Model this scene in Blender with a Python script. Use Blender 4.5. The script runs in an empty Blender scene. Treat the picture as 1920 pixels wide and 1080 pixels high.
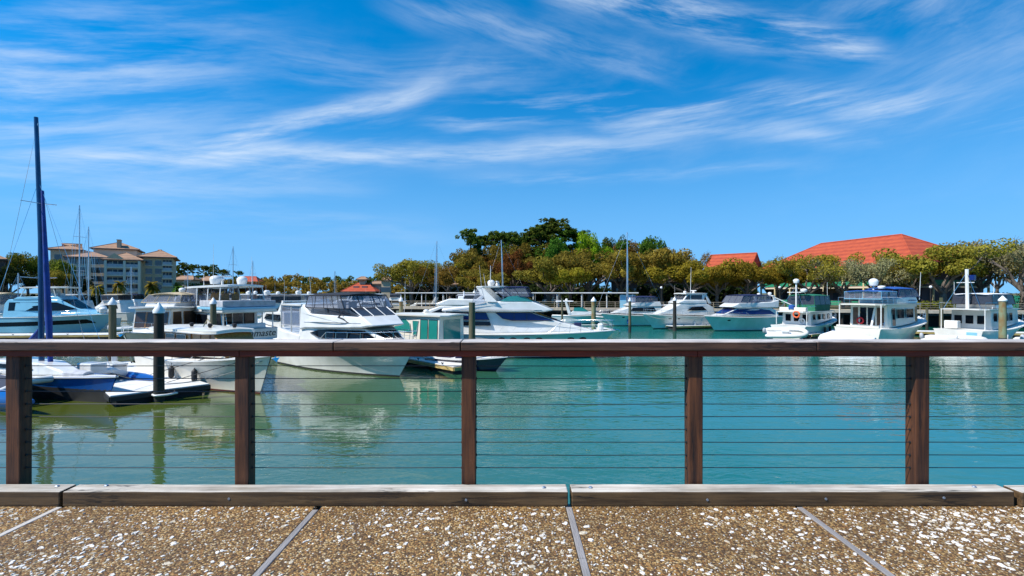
import bpy, math, random
from mathutils import Vector, Matrix
R = math.radians
scene = bpy.context.scene
COL = scene.collection
rnd = random.Random(7)

# ------------------------------------------------------------------ camera
EYE, F = 4.9, 930.0            # eye height above the water; focal length in photo pixels (1920 wide)
cam_d = bpy.data.cameras.new('camera'); cam = bpy.data.objects.new('camera', cam_d); COL.objects.link(cam)
cam.location = (0, 0, EYE); cam.rotation_euler = (R(90), 0, 0)
cam_d.sensor_width = 36.0; cam_d.lens = 36.0 * F / 1920.0; cam_d.shift_y = 9.0 / 1920.0
cam_d.clip_start = 0.05; cam_d.clip_end = 6000
scene.camera = cam

# ------------------------------------------------------------------ light and exposure
scene.view_settings.view_transform = 'Standard'; scene.view_settings.look = 'None'
scene.view_settings.exposure = 0.36; scene.view_settings.gamma = 1.0
SUN = Vector((-0.62, -0.27, 0.788)).normalized()
sun_d = bpy.data.lights.new('sun', 'SUN'); sun_d.energy = 5.0; sun_d.angle = R(0.55); sun_d.color = (1.0, 0.955, 0.88)
sun = bpy.data.objects.new('sun', sun_d); COL.objects.link(sun)
sun.rotation_euler = SUN.to_track_quat('Z', 'Y').to_euler()

world = bpy.data.worlds.new('World'); scene.world = world; world.use_nodes = True
wt = world.node_tree; wt.nodes.clear()
def _in(sock, v, t):
    if isinstance(v, bpy.types.NodeSocket): t.links.new(v, sock)
    elif v is not None: sock.default_value = v
def M(t, op, a, b=None, c=None, clamp=False):
    n = t.nodes.new('ShaderNodeMath'); n.operation = op; n.use_clamp = clamp
    for i, v in enumerate((a, b, c)): _in(n.inputs[i], v, t)
    return n.outputs[0]
def noise(t, vec, scale, detail=4, rough=0.55, dist=0.0, lac=2.0):
    n = t.nodes.new('ShaderNodeTexNoise'); n.noise_dimensions = '3D'
    _in(n.inputs['Vector'], vec, t)
    n.inputs['Scale'].default_value = scale; n.inputs['Detail'].default_value = detail
    n.inputs['Roughness'].default_value = rough; n.inputs['Distortion'].default_value = dist
    n.inputs['Lacunarity'].default_value = lac
    return n
def sstep(t, v, lo, hi, a=0.0, b=1.0):
    n = t.nodes.new('ShaderNodeMapRange'); n.interpolation_type = 'SMOOTHSTEP'
    _in(n.inputs[0], v, t); n.inputs[1].default_value = lo; n.inputs[2].default_value = hi
    n.inputs[3].default_value = a; n.inputs[4].default_value = b
    return n.outputs[0]
def comb(t, x, y, z):
    n = t.nodes.new('ShaderNodeCombineXYZ')
    for i, v in enumerate((x, y, z)): _in(n.inputs[i], v, t)
    return n.outputs[0]
sky = wt.nodes.new('ShaderNodeTexSky'); sky.sky_type = 'NISHITA'; sky.sun_disc = False
sky.sun_elevation = math.asin(SUN.z); sky.sun_rotation = math.atan2(SUN.x, SUN.y) % (2 * math.pi)
sky.altitude = 0; sky.air_density = 0.85; sky.dust_density = 0.25; sky.ozone_density = 4.0
hs = wt.nodes.new('ShaderNodeHueSaturation'); hs.inputs['Saturation'].default_value = 2.05; hs.inputs['Value'].default_value = 1.40
hs.inputs['Hue'].default_value = 0.492
wt.links.new(sky.outputs[0], hs.inputs['Color'])
tc = wt.nodes.new('ShaderNodeTexCoord'); sp = wt.nodes.new('ShaderNodeSeparateXYZ')
wt.links.new(tc.outputs['Generated'], sp.inputs[0])
# the sky seen through clean sea air: the haze band right at the horizon is lifted away
wt.links.new(comb(wt, sp.outputs[0], sp.outputs[1], M(wt, 'ADD', M(wt, 'MULTIPLY', M(wt, 'MAXIMUM', sp.outputs[2], 0.0), 0.80), 0.17)), sky.inputs[0])
AZ = M(wt, 'ARCTAN2', sp.outputs[0], sp.outputs[1]); EL = M(wt, 'ARCSINE', sp.outputs[2])
def ae(px, py):
    x, z = (px - 960) / F, (549 - py) / F
    return math.atan(x), math.atan2(z, math.hypot(1, x))
# wavy offset shared by the wisps
wob = noise(wt, comb(wt, M(wt, 'MULTIPLY', AZ, 2.2), M(wt, 'MULTIPLY', EL, 4.0), 0.3), 1.6, 3, 0.5)
wobv = M(wt, 'MULTIPLY', M(wt, 'SUBTRACT', wob.outputs[0], 0.5), 0.06)
def streak_tex(rot, sx, sy, seed, scale=1.0, dist=1.2):
    c, s = math.cos(rot), math.sin(rot)
    u = M(wt, 'ADD', M(wt, 'MULTIPLY', AZ, c * sx), M(wt, 'MULTIPLY', EL, s * sx))
    v = M(wt, 'ADD', M(wt, 'MULTIPLY', AZ, -s * sy), M(wt, 'MULTIPLY', EL, c * sy))
    if dist: v = M(wt, 'ADD', v, M(wt, 'MULTIPLY', wobv, dist * 9.0)); u = M(wt, 'ADD', u, M(wt, 'MULTIPLY', wobv, dist * 4.0))
    return noise(wt, comb(wt, u, v, seed), scale, 7, 0.63, 0.0).outputs[0]
T_flat = streak_tex(0.03, 2.8, 27.0, 2.9)
T_up = streak_tex(0.26, 3.2, 25.0, 5.1)
T_dn = streak_tex(-0.28, 3.6, 26.0, 9.4)
T_puff = streak_tex(0.12, 4.5, 11.0, 3.3, 1.0, 2.0)
total = None
def wisp(pts, width, strength, tex, fade=0.12, lo=0.36, hi=0.74, soft=2.2):
    """one cirrus wisp: a curve through three sky directions, soft across, broken up by a streak texture"""
    global total
    (a0, e0), (a1, e1), (a2, e2) = [ae(*p) for p in pts]
    d0 = (e1 - e0) / (a1 - a0); d1 = (e2 - e1) / (a2 - a1); q = (d1 - d0) / (a2 - a0)
    da = M(wt, 'SUBTRACT', AZ, a0); db = M(wt, 'SUBTRACT', AZ, a1)
    curve = M(wt, 'ADD', M(wt, 'ADD', e0, M(wt, 'MULTIPLY', da, d0)), M(wt, 'MULTIPLY', M(wt, 'MULTIPLY', da, db), q))
    off = M(wt, 'ADD', M(wt, 'SUBTRACT', EL, curve), wobv)
    g = M(wt, 'DIVIDE', off, width); g = M(wt, 'POWER', math.e, M(wt, 'MULTIPLY', M(wt, 'MULTIPLY', g, g), -1.0))
    g = M(wt, 'MULTIPLY', g, sstep(wt, AZ, a0 - fade, a0 + fade)); g = M(wt, 'MULTIPLY', g, sstep(wt, AZ, a2 - fade, a2 + fade, 1.0, 0.0))
    g = M(wt, 'MULTIPLY', M(wt, 'MULTIPLY', g, sstep(wt, tex, lo, hi)), strength)
    total = g if total is None else M(wt, 'ADD', total, g)
wisp([(1060, -10), (1280, 12), (1480, 75)], 0.030, 1.25, T_dn, 0.08)
wisp([(1440, 45), (1540, 66), (1640, 100)], 0.024, 1.3, T_dn, 0.05)
wisp([(830, 232), (1150, 200), (1960, 225)], 0.026, 0.80, T_flat, 0.10, 0.42, 0.74)
wisp([(1150, 238), (1330, 240), (1600, 262)], 0.016, 0.6, T_flat, 0.08)
wisp([(-60, 308), (600, 296), (1230, 268)], 0.020, 0.75, T_flat, 0.14, 0.30, 0.66)
wisp([(380, 285), (560, 230), (810, 160)], 0.020, 0.75, T_up, 0.07)
wisp([(120, 300), (420, 285), (760, 240)], 0.06, 0.42, T_up, 0.15)
wisp([(-150, 225), (180, 165), (450, 100)], 0.075, 0.62, T_up, 0.14)
wisp([(-200, 130), (60, 90), (260, 30)], 0.08, 0.45, T_up, 0.14)
wisp([(480, 85), (700, 130), (1000, 130)], 0.04, 0.35, T_flat, 0.12)
wisp([(760, 5), (960, 60), (1230, 130)], 0.028, 0.45, T_dn, 0.10)
wisp([(1600, 190), (1800, 150), (2050, 120)], 0.05, 0.30, T_up, 0.15)
wisp([(1580, 0), (1760, 10), (2000, 60)], 0.06, 0.50, T_puff, 0.12)
wisp([(900, 330), (1150, 325), (1480, 312)], 0.012, 0.40, T_flat, 0.15)
wisp([(-100, 352), (250, 356), (640, 350)], 0.022, 0.35, T_flat, 0.15)
wisp([(100, 420), (400, 412), (800, 440)], 0.03, 0.25, T_flat, 0.15)
# thin cirrus all round the sky, so that every direction carries the same weather
veil = M(wt, 'MULTIPLY', sstep(wt, T_puff, 0.40, 0.85), sstep(wt, streak_tex(0.1, 1.1, 3.0, 12.5), 0.42, 0.72))
veil = M(wt, 'MULTIPLY', veil, sstep(wt, EL, 0.02, 0.25))
total = M(wt, 'ADD', total, M(wt, 'MULTIPLY', veil, 0.25))
cloud = M(wt, 'MINIMUM', M(wt, 'MULTIPLY', total, 0.72), 0.80)
mx = wt.nodes.new('ShaderNodeMix'); mx.data_type = 'RGBA'
# paler blue sea air low down
pale = wt.nodes.new('ShaderNodeMix'); pale.data_type = 'RGBA'; pale.inputs['B'].default_value = (1.8, 3.7, 6.0, 1)
wt.links.new(M(wt, 'MULTIPLY', sstep(wt, EL, -0.08, 0.42, 1.0, 0.0), 0.88), pale.inputs['Factor']); wt.links.new(hs.outputs[0], pale.inputs['A'])
wt.links.new(cloud, mx.inputs['Factor']); wt.links.new(pale.outputs['Result'], mx.inputs['A'])
mx.inputs['B'].default_value = (5.0, 5.7, 6.5, 1)
bg = wt.nodes.new('ShaderNodeBackground'); bg.inputs['Strength'].default_value = 0.125
wo = wt.nodes.new('ShaderNodeOutputWorld')
wt.links.new(mx.outputs['Result'], bg.inputs['Color']); wt.links.new(bg.outputs[0], wo.inputs['Surface'])
world.cycles.sampling_method = 'MANUAL'; world.cycles.sample_map_resolution = 512
scene.cycles.max_bounces = 6; scene.cycles.transparent_max_bounces = 12
scene.cycles.diffuse_bounces = 2; scene.cycles.glossy_bounces = 3
scene.cycles.caustics_reflective = False; scene.cycles.caustics_refractive = False

# ------------------------------------------------------------------ where a photo pixel meets the place
def wat(px, py, z=0.0):
    d = (EYE - z) * F / (py - 549.0); return Vector(((px - 960) / F * d, d, z))
def at(px, py, d): return Vector(((px - 960) / F * d, d, EYE - (py - 549) / F * d))

# ------------------------------------------------------------------ materials
MATS = {}
def nm(name):
    m = bpy.data.materials.new(name); m.use_nodes = True; t = m.node_tree
    p = t.nodes['Principled BSDF']; MATS[name] = m
    return m, t, p
def vary(t, p, col, vec, scale, amount, detail=5, bump=0.0, bscale=None, hue=None):
    n = noise(t, vec, scale, detail, 0.6)
    r = t.nodes.new('ShaderNodeMix'); r.data_type = 'RGBA'
    c2 = hue if hue else tuple(c * (1 - amount) for c in col)
    c1 = tuple(min(1, c * (1 + amount * 0.5)) for c in col)
    t.links.new(sstep(t, n.outputs[0], 0.3, 0.7), r.inputs['Factor'])
    r.inputs['A'].default_value = (*c1, 1); r.inputs['B'].default_value = (*c2, 1)
    t.links.new(r.outputs['Result'], p.inputs['Base Color'])
    if bump:
        n2 = noise(t, vec, bscale or scale * 4, 6, 0.6)
        b = t.nodes.new('ShaderNodeBump'); b.inputs['Strength'].default_value = bump; b.inputs['Distance'].default_value = 0.02
        t.links.new(n2.outputs[0], b.inputs['Height']); t.links.new(b.outputs[0], p.inputs['Normal'])
    return r
def pm(name, col, rough=0.5, metal=0.0, var=0.0, vs=3.0, bump=0.0, bs=None, stretch=(1, 1, 1), hue=None, coat=0.0, spec=0.5):
    m, t, p = nm(name)
    p.inputs['Base Color'].default_value = (*col, 1); p.inputs['Roughness'].default_value = rough
    p.inputs['Metallic'].default_value = metal; p.inputs['Coat Weight'].default_value = coat
    p.inputs['Specular IOR Level'].default_value = spec
    if var or bump:
        c = t.nodes.new('ShaderNodeTexCoord'); mp = t.nodes.new('ShaderNodeMapping'); mp.inputs['Scale'].default_value = stretch
        t.links.new(c.outputs['Object'], mp.inputs[0])
        vary(t, p, col, mp.outputs[0], vs, var, bump=bump, bscale=bs, hue=hue)
    return m
def glassy(name, col, alpha, rough=0.05):
    m, t, p = nm(name)
    p.inputs['Base Color'].default_value = (*col, 1); p.inputs['Roughness'].default_value = rough
    tr = t.nodes.new('ShaderNodeBsdfTransparent'); mix = t.nodes.new('ShaderNodeMixShader')
    tr.inputs[0].default_value = (*[min(1, 0.35 + c) for c in col], 1)
    mix.inputs[0].default_value = alpha
    t.links.new(tr.outputs[0], mix.inputs[1]); t.links.new(p.outputs[0], mix.inputs[2])
    t.links.new(mix.outputs[0], t.nodes['Material Output'].inputs['Surface'])
    return m
WHITE = pm('gelcoat_white', (0.74, 0.73, 0.70), 0.22, var=0.07, vs=0.7, hue=(0.62, 0.61, 0.56), coat=0.3)
CREAM = pm('gelcoat_cream', (0.74, 0.70, 0.60), 0.28, var=0.08, vs=0.8, coat=0.2)
NSKID = pm('deck_nonskid', (0.72, 0.71, 0.67), 0.7, var=0.1, vs=2.0, bump=0.15, bs=60)
BLUEG = pm('gelcoat_blue', (0.008, 0.085, 0.33), 0.18, var=0.08, vs=0.6, coat=0.5)
SKYB = pm('gelcoat_pale_blue', (0.22, 0.50, 0.66), 0.2, var=0.08, vs=0.6, coat=0.4)
NAVY = pm('gelcoat_navy', (0.006, 0.012, 0.045), 0.15, coat=0.5)
BLACKP = pm('bottom_paint_black', (0.012, 0.013, 0.016), 0.6, var=0.4, vs=2)
REDP = pm('bottom_paint_red', (0.14, 0.016, 0.014), 0.6, var=0.4, vs=2)
DGLASS = pm('glass_dark', (0.004, 0.006, 0.011), 0.06, spec=0.22)
BGLASS = pm('glass_blue', (0.006, 0.018, 0.12), 0.06, spec=0.35)
TGLASS = pm('glass_teal', (0.015, 0.21, 0.18), 0.06, spec=0.7)
BRGLASS = pm('glass_brown', (0.07, 0.045, 0.03), 0.08, spec=0.6)
CLEAR = glassy('vinyl_clear', (0.40, 0.43, 0.50), 0.24, 0.12)
SMOKE = glassy('vinyl_smoke', (0.05, 0.055, 0.07), 0.72, 0.1)
PLEX = glassy('plexi_teal', (0.05, 0.34, 0.32), 0.7, 0.06)
CHROME = pm('stainless', (0.72, 0.73, 0.75), 0.18, 1.0)
ALU = pm('aluminium_mast', (0.55, 0.57, 0.60), 0.35, 0.8, var=0.15, vs=1)
BLKC = pm('canvas_black', (0.012, 0.012, 0.016), 0.85, var=0.3, vs=3, bump=0.3, bs=8)
NVYC = pm('canvas_navy', (0.01, 0.018, 0.075), 0.85, var=0.3, vs=3, bump=0.3, bs=8)
BLUC = pm('canvas_blue', (0.012, 0.085, 0.33), 0.8, var=0.25, vs=3, bump=0.3, bs=8)
GRNC = pm('canvas_green', (0.01, 0.15, 0.075), 0.8, var=0.25, vs=3, bump=0.3, bs=8)
TANC = pm('canvas_tan', (0.48, 0.38, 0.23), 0.85, var=0.2, vs=3, bump=0.3, bs=8)
GRYC = pm('canvas_grey', (0.42, 0.43, 0.45), 0.85, var=0.2, vs=3, bump=0.3, bs=8)
WHTC = pm('canvas_white', (0.78, 0.78, 0.78), 0.85, var=0.1, vs=2, bump=0.5, bs=5)
TEAK = pm('varnished_teak', (0.36, 0.17, 0.035), 0.35, var=0.45, vs=3, stretch=(0.5, 3, 6), coat=0.3)
RUBBER = pm('rubber_black', (0.015, 0.015, 0.016), 0.6)
ORANGE = pm('buoy_orange', (0.75, 0.12, 0.03), 0.5, var=0.1)
REDF = pm('flag_red', (0.5, 0.02, 0.03), 0.8, var=0.1)
MASTB = pm('mast_blue', (0.015, 0.07, 0.16), 0.3, 0.3, var=0.3, vs=1)
SAILB = pm('sail_cover_blue', (0.003, 0.040, 0.24), 0.75, var=0.3, vs=2, bump=0.4, bs=6)
MESHK = pm('trampoline_mesh', (0.035, 0.045, 0.07), 0.9, var=0.3, vs=12)
DARKIN = pm('interior_dark', (0.02, 0.018, 0.018), 0.8)
INTB = pm('interior_wood', (0.10, 0.055, 0.03), 0.6, var=0.5, vs=2)
# ------------------------------------------------------------------ mesh helpers
class MB:
    def __init__(s): s.v, s.f, s.m = [], [], []
    def add(s, vs, fs, mi=0):
        o = len(s.v); s.v += [tuple(v) for v in vs]; s.f += [tuple(i + o for i in f) for f in fs]; s.m += [mi] * len(fs); return s
    def box(s, x0, x1, y0, y1, z0, z1, mi=0):
        vs = [(x, y, z) for z in (z0, z1) for y in (y0, y1) for x in (x0, x1)]
        return s.add(vs, [(0, 2, 3, 1), (4, 5, 7, 6), (0, 1, 5, 4), (2, 6, 7, 3), (0, 4, 6, 2), (1, 3, 7, 5)], mi)
    def obox(s, c, ax, sx, sy, z0, z1, mi=0):
        """box centred at c (x, y), long axis along angle ax"""
        ca, sa = math.cos(ax), math.sin(ax); vs = []
        for z in (z0, z1):
            for y in (-sy / 2, sy / 2):
                for x in (-sx / 2, sx / 2): vs.append((c[0] + x * ca - y * sa, c[1] + x * sa + y * ca, z))
        return s.add(vs, [(0, 2, 3, 1), (4, 5, 7, 6), (0, 1, 5, 4), (2, 6, 7, 3), (0, 4, 6, 2), (1, 3, 7, 5)], mi)
    def tube(s, pts, r, n=6, mi=0, caps=True):
        pts = [Vector(p) for p in pts]; rs = r if isinstance(r, (list, tuple)) else [r] * len(pts); vs, fs = [], []
        for i, p in enumerate(pts):
            d = (pts[min(i + 1, len(pts) - 1)] - pts[max(i - 1, 0)]).normalized()
            a = d.cross(Vector((0, 0, 1)) if abs(d.z) < 0.9 else Vector((1, 0, 0))).normalized(); b = d.cross(a)
            for k in range(n):
                t = 2 * math.pi * k / n; vs.append(p + (a * math.cos(t) + b * math.sin(t)) * rs[i])
        for i in range(len(pts) - 1):
            for k in range(n): fs.append((i * n + k, i * n + (k + 1) % n, (i + 1) * n + (k + 1) % n, (i + 1) * n + k))
        if caps: fs.append(tuple(range(n))[::-1]); fs.append(tuple(range((len(pts) - 1) * n, len(pts) * n)))
        return s.add(vs, fs, mi)
    def lathe(s, prof, n=10, c=(0, 0, 0), mi=0):
        vs, fs = [], []
        for r, z in prof:
            for k in range(n):
                t = 2 * math.pi * k / n; vs.append((c[0] + r * math.cos(t), c[1] + r * math.sin(t), c[2] + z))
        for i in range(len(prof) - 1):
            for k in range(n): fs.append((i * n + k, i * n + (k + 1) % n, (i + 1) * n + (k + 1) % n, (i + 1) * n + k))
        fs.append(tuple(range(n))[::-1]); fs.append(tuple(range((len(prof) - 1) * n, len(prof) * n)))
        return s.add(vs, fs, mi)
    def loft(s, secs, closed=False, mi=None, capa=False, capb=False):
        n = len(secs[0]); o = len(s.v)
        for sec in secs: s.v += [tuple(p) for p in sec]
        for i in range(len(secs) - 1):
            for k in range(n if closed else n - 1):
                s.f.append((o + i * n + k, o + i * n + (k + 1) % n, o + (i + 1) * n + (k + 1) % n, o + (i + 1) * n + k))
                s.m.append(mi[k] if mi else 0)
        if capa: s.f.append(tuple(range(o, o + n))[::-1]); s.m.append(0)
        if capb: s.f.append(tuple(range(o + (len(secs) - 1) * n, o + len(secs) * n))); s.m.append(0)
        return s
    def mesh(s, name, mats, smooth=None):
        me = bpy.data.meshes.new(name); me.from_pydata(s.v, [], s.f)
        for m in (mats if isinstance(mats, (list, tuple)) else [mats]): me.materials.append(m)
        if any(s.m): me.polygons.foreach_set('material_index', s.m)
        if smooth is not None:
            me.polygons.foreach_set('use_smooth', [True] * len(me.polygons)); me.set_sharp_from_angle(angle=R(smooth))
        me.update(); return me
    def build(s, name, mats, parent=None, smooth=None, bevel=0.0, seg=2, loc=None, rot=None):
        o = bpy.data.objects.new(name, s.mesh(name, mats, smooth)); COL.objects.link(o)
        if parent: o.parent = parent
        if loc is not None: o.location = loc
        if rot is not None: o.rotation_euler = rot
        if bevel:
            b = o.modifiers.new('bevel', 'BEVEL'); b.width = bevel; b.segments = seg; b.limit_method = 'ANGLE'; b.angle_limit = R(40)
            b.harden_normals = False
        return o
def tag(o, label=None, cat=None, group=None, kind=None):
    if label: o['label'] = label
    if cat: o['category'] = cat
    if group: o['group'] = group
    if kind: o['kind'] = kind
    return o
def empty(name, loc=(0, 0, 0), rz=0.0):
    o = bpy.data.objects.new(name, None); COL.objects.link(o); o.location = loc; o.rotation_euler = (0, 0, rz); o.empty_display_size = 0.3
    return o
def place(mesh, name, parent=None, loc=(0, 0, 0), rot=(0, 0, 0), scl=(1, 1, 1)):
    o = bpy.data.objects.new(name, mesh); COL.objects.link(o); o.parent = parent
    o.location = loc; o.rotation_euler = rot; o.scale = scl; return o
# ------------------------------------------------------------------ water
def water_mat():
    m, t, p = nm('harbour_water')
    c = t.nodes.new('ShaderNodeTexCoord'); o = c.outputs['Object']
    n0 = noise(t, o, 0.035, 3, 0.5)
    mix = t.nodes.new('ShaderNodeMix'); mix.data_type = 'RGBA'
    # olive water body; teal painted in towards the right stands in for reflected sky
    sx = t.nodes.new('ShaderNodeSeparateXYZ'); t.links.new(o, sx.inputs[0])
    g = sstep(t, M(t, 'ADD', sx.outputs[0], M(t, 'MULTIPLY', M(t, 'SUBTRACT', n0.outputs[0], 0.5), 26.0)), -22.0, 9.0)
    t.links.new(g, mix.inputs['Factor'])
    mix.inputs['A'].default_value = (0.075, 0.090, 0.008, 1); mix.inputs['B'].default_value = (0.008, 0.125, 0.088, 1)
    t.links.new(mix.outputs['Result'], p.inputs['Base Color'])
    p.inputs['Roughness'].default_value = 0.03; p.inputs['IOR'].default_value = 2.35
    p.inputs['Specular IOR Level'].default_value = 0.5
    mp = t.nodes.new('ShaderNodeMapping'); t.links.new(o, mp.inputs[0]); mp.inputs['Rotation'].default_value = (0, 0, R(28)); mp.inputs['Scale'].default_value = (1.0, 2.1, 1)
    a = noise(t, mp.outputs[0], 0.7, 1, 0.4, 0.4); b = noise(t, mp.outputs[0], 5.0, 2, 0.5, 0.6)
    patch = sstep(t, noise(t, o, 0.09, 2).outputs[0], 0.38, 0.62, 0.30, 1.15)
    calm = sstep(t, sx.outputs[0], -18.0, 16.0, 0.42, 1.0)
    patch = M(t, 'MULTIPLY', patch, calm)
    mid = M(t, 'MULTIPLY', M(t, 'MULTIPLY', noise(t, mp.outputs[0], 1.9, 1, 0.4, 0.9).outputs[0], 0.62), patch)
    h = M(t, 'ADD', M(t, 'MULTIPLY', M(t, 'MULTIPLY', a.outputs[0], 0.75), calm), M(t, 'MULTIPLY', M(t, 'MULTIPLY', b.outputs[0], 0.20), patch))
    h = M(t, 'ADD', h, mid)
    bp = t.nodes.new('ShaderNodeBump'); bp.inputs['Strength'].default_value = 1.0; bp.inputs['Distance'].default_value = 0.034
    t.links.new(h, bp.inputs['Height']); t.links.new(bp.outputs[0], p.inputs['Normal'])
    return m
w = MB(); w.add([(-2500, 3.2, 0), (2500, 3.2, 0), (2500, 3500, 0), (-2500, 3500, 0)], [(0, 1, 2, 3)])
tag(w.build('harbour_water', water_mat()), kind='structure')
w = MB(); w.add([(-2500, 3.2, -2.5), (2500, 3.2, -2.5), (2500, 3500, -2.5), (-2500, 3500, -2.5)], [(0, 1, 2, 3)])
tag(w.build('harbour_bed', pm('mud', (0.05, 0.045, 0.03), 0.9, var=0.3, vs=0.2)), kind='structure')

# ------------------------------------------------------------------ promenade of exposed aggregate with shells
GZ = EYE - 1.40
def aggregate_mat():
    m, t, p = nm('exposed_aggregate')
    c = t.nodes.new('ShaderNodeTexCoord'); o = c.outputs['Object']
    wv = noise(t, o, 60, 2)
    vv = t.nodes.new('ShaderNodeVectorMath'); vv.operation = 'MULTIPLY_ADD'
    t.links.new(wv.outputs['Color'], vv.inputs[0]); vv.inputs[1].default_value = (0.006, 0.006, 0.0); t.links.new(o, vv.inputs[2])
    v = t.nodes.new('ShaderNodeTexVoronoi'); v.inputs['Scale'].default_value = 92; t.links.new(vv.outputs[0], v.inputs['Vector'])
    v2 = t.nodes.new('ShaderNodeTexVoronoi'); v2.inputs['Scale'].default_value = 41; t.links.new(vv.outputs[0], v2.inputs['Vector'])
    sep = t.nodes.new('ShaderNodeSeparateColor'); t.links.new(v.outputs['Color'], sep.inputs[0])
    ramp = t.nodes.new('ShaderNodeValToRGB'); t.links.new(sep.outputs[0], ramp.inputs[0]); ramp.color_ramp.interpolation = 'CONSTANT'
    cols = [(0.0, (0.07, 0.035, 0.012)), (0.14, (0.23, 0.125, 0.036)), (0.34, (0.34, 0.19, 0.058)), (0.5, (0.12, 0.058, 0.016)), (0.62, (0.44, 0.27, 0.09)),
            (0.76, (0.27, 0.115, 0.024)), (0.86, (0.52, 0.40, 0.22)), (0.965, (0.76, 0.72, 0.62))]
    e = ramp.color_ramp.elements
    e[0].position, e[0].color = cols[0][0], (*cols[0][1], 1); e[1].position, e[1].color = cols[1][0], (*cols[1][1], 1)
    for q, cc in cols[2:]:
        x = e.new(q); x.color = (*cc, 1)
    big = sstep(t, noise(t, o, 1.4, 6, 0.65).outputs[0], 0.3, 0.7, 0.62, 1.08)
    mulc = t.nodes.new('ShaderNodeMix'); mulc.data_type = 'RGBA'; mulc.blend_type = 'MULTIPLY'; mulc.inputs['Factor'].default_value = 1
    t.links.new(ramp.outputs[0], mulc.inputs['A']); t.links.new(big, mulc.inputs['B'])
    grout = sstep(t, v.outputs['Distance'], 0.45, 0.75)
    fin = t.nodes.new('ShaderNodeMix'); fin.data_type = 'RGBA'; t.links.new(grout, fin.inputs['Factor'])
    t.links.new(mulc.outputs['Result'], fin.inputs['A']); fin.inputs['B'].default_value = (0.09, 0.048, 0.016, 1)
    t.links.new(fin.outputs['Result'], p.inputs['Base Color']); p.inputs['Roughness'].default_value = 0.75
    hh = M(t, 'ADD', M(t, 'MULTIPLY', v.outputs['Distance'], -0.6), M(t, 'MULTIPLY', v2.outputs['Distance'], -0.5))
    bp = t.nodes.new('ShaderNodeBump'); bp.inputs['Strength'].default_value = 0.9; bp.inputs['Distance'].default_value = 0.010
    t.links.new(hh, bp.inputs['Height']); t.links.new(bp.outputs[0], p.inputs['Normal'])
    return m
AGG = aggregate_mat()
CONC = pm('concrete', (0.42, 0.40, 0.36), 0.85, var=0.25, vs=1.2, bump=0.3, bs=20)
PY0, PY1 = -8.0, 3.385
prom = MB().box(-40, 40, PY0, PY1, GZ - 0.35, GZ - 0.04).build('promenade', CONC); tag(prom, kind='structure')
wall = MB().box(-40, 40, 2.9, 3.375, -2.4, GZ - 0.35).build('seawall', CONC)
tag(wall, 'grey concrete seawall dropping from the pebbled promenade to the water', 'seawall')
strips = [-7.9, -6.3, -4.62, -2.955, -1.268, 0.372, 1.878, 3.45, 5.1, 6.7, 8.3]
SW = 0.022
xs = [-40] + strips + [40]
for i in range(len(xs) - 1):
    a = xs[i] + (SW if i else 0); b = xs[i + 1] - (SW if i < len(xs) - 2 else 0)
    MB().box(a, b, PY0, PY1 - 0.004, GZ - 0.039, GZ).build('slab', AGG, prom, bevel=0.004, seg=1)
STRIP = pm('joint_strip_grey', (0.27, 0.25, 0.24), 0.7, var=0.25, vs=4, bump=0.4, bs=30, stretch=(4, 0.6, 1))
STRIPW = pm('joint_strip_pale', (0.48, 0.44, 0.40), 0.7, var=0.2, vs=4, bump=0.3, bs=30, stretch=(4, 0.6, 1))
for x in strips:
    cut = 2.62 if abs(x - 0.372) < 0.01 else rnd.uniform(-2, 1.5)
    for (y0, y1) in ((PY0, cut - 0.006), (cut, 3.20 if abs(x + 1.268) < .01 else 3.24)):
        MB().box(x - SW + 0.003, x + SW - 0.003, y0, y1, GZ - 0.038, GZ + 0.002).build('joint_strip', STRIPW if abs(x + 2.955) < .01 else STRIP, prom, bevel=0.003, seg=1)
# oyster-shell flakes standing proud of the aggregate
def shells():
    r = random.Random(3); mb = MB()
    def fbm(x, y): return (math.sin(x * 1.9 + 1.3 * math.sin(y * 2.3 + 1)) + math.sin(y * 3.1 + 2.0 * math.sin(x * 1.4)) + 0.7 * math.sin(x * 5.3 - y * 4.1)) / 2.7
    n = 0
    while n < 17000:
        x, y = r.uniform(-5.5, 5.5), r.uniform(0.6, 3.22)
        dens = 0.07 + 0.75 * max(0, fbm(x, y) + 0.1 * fbm(x * 5 + 2, y * 5)) ** 1.4 + (0.13 if x > 1.2 else 0.0) + (0.06 if x < -1.3 else 0)
        if min(abs(x - s) for s in strips) < 0.04 or r.random() > dens: continue
        n += 1
        L = 0.0028 + 0.019 * r.random() ** 3.4; W = L * r.uniform(0.4, 0.85); a = r.uniform(0, math.pi); k = r.choice((5, 6, 7))
        h = r.uniform(0.0015, 0.005); tx, ty = r.uniform(-.15, .15), r.uniform(-.15, .15)
        ca, sa = math.cos(a), math.sin(a); base, top = [], []
        for j in range(k):
            t = 2 * math.pi * j / k + r.uniform(-.25, .25); q = r.uniform(0.62, 1.15)
            u, v = math.cos(t) * L * q, math.sin(t) * W * q
            dx, dy = u * ca - v * sa, u * sa + v * ca
            base.append((x + dx * 1.1, y + dy * 1.1, GZ - 0.001)); top.append((x + dx * 0.85, y + dy * 0.85, GZ + h + dx * tx + dy * ty))
        vs = base + top + [(x, y, GZ + h * 0.7)]
        fs = [(j, (j + 1) % k, k + (j + 1) % k, k + j) for j in range(k)] + [(k + j, k + (j + 1) % k, 2 * k) for j in range(k)]
        mb.add(vs, fs, 0 if r.random() < 0.8 else 1)
    m0 = pm('oyster_shell', (0.76, 0.74, 0.70), 0.6, var=0.3, vs=40, hue=(0.5, 0.45, 0.38)); m1 = pm('shell_tan', (0.52, 0.44, 0.32), 0.7, var=0.3, vs=40)
    o = mb.build('shell_flakes', [m0, m1], prom); o['kind'] = 'stuff'
shells()

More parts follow.
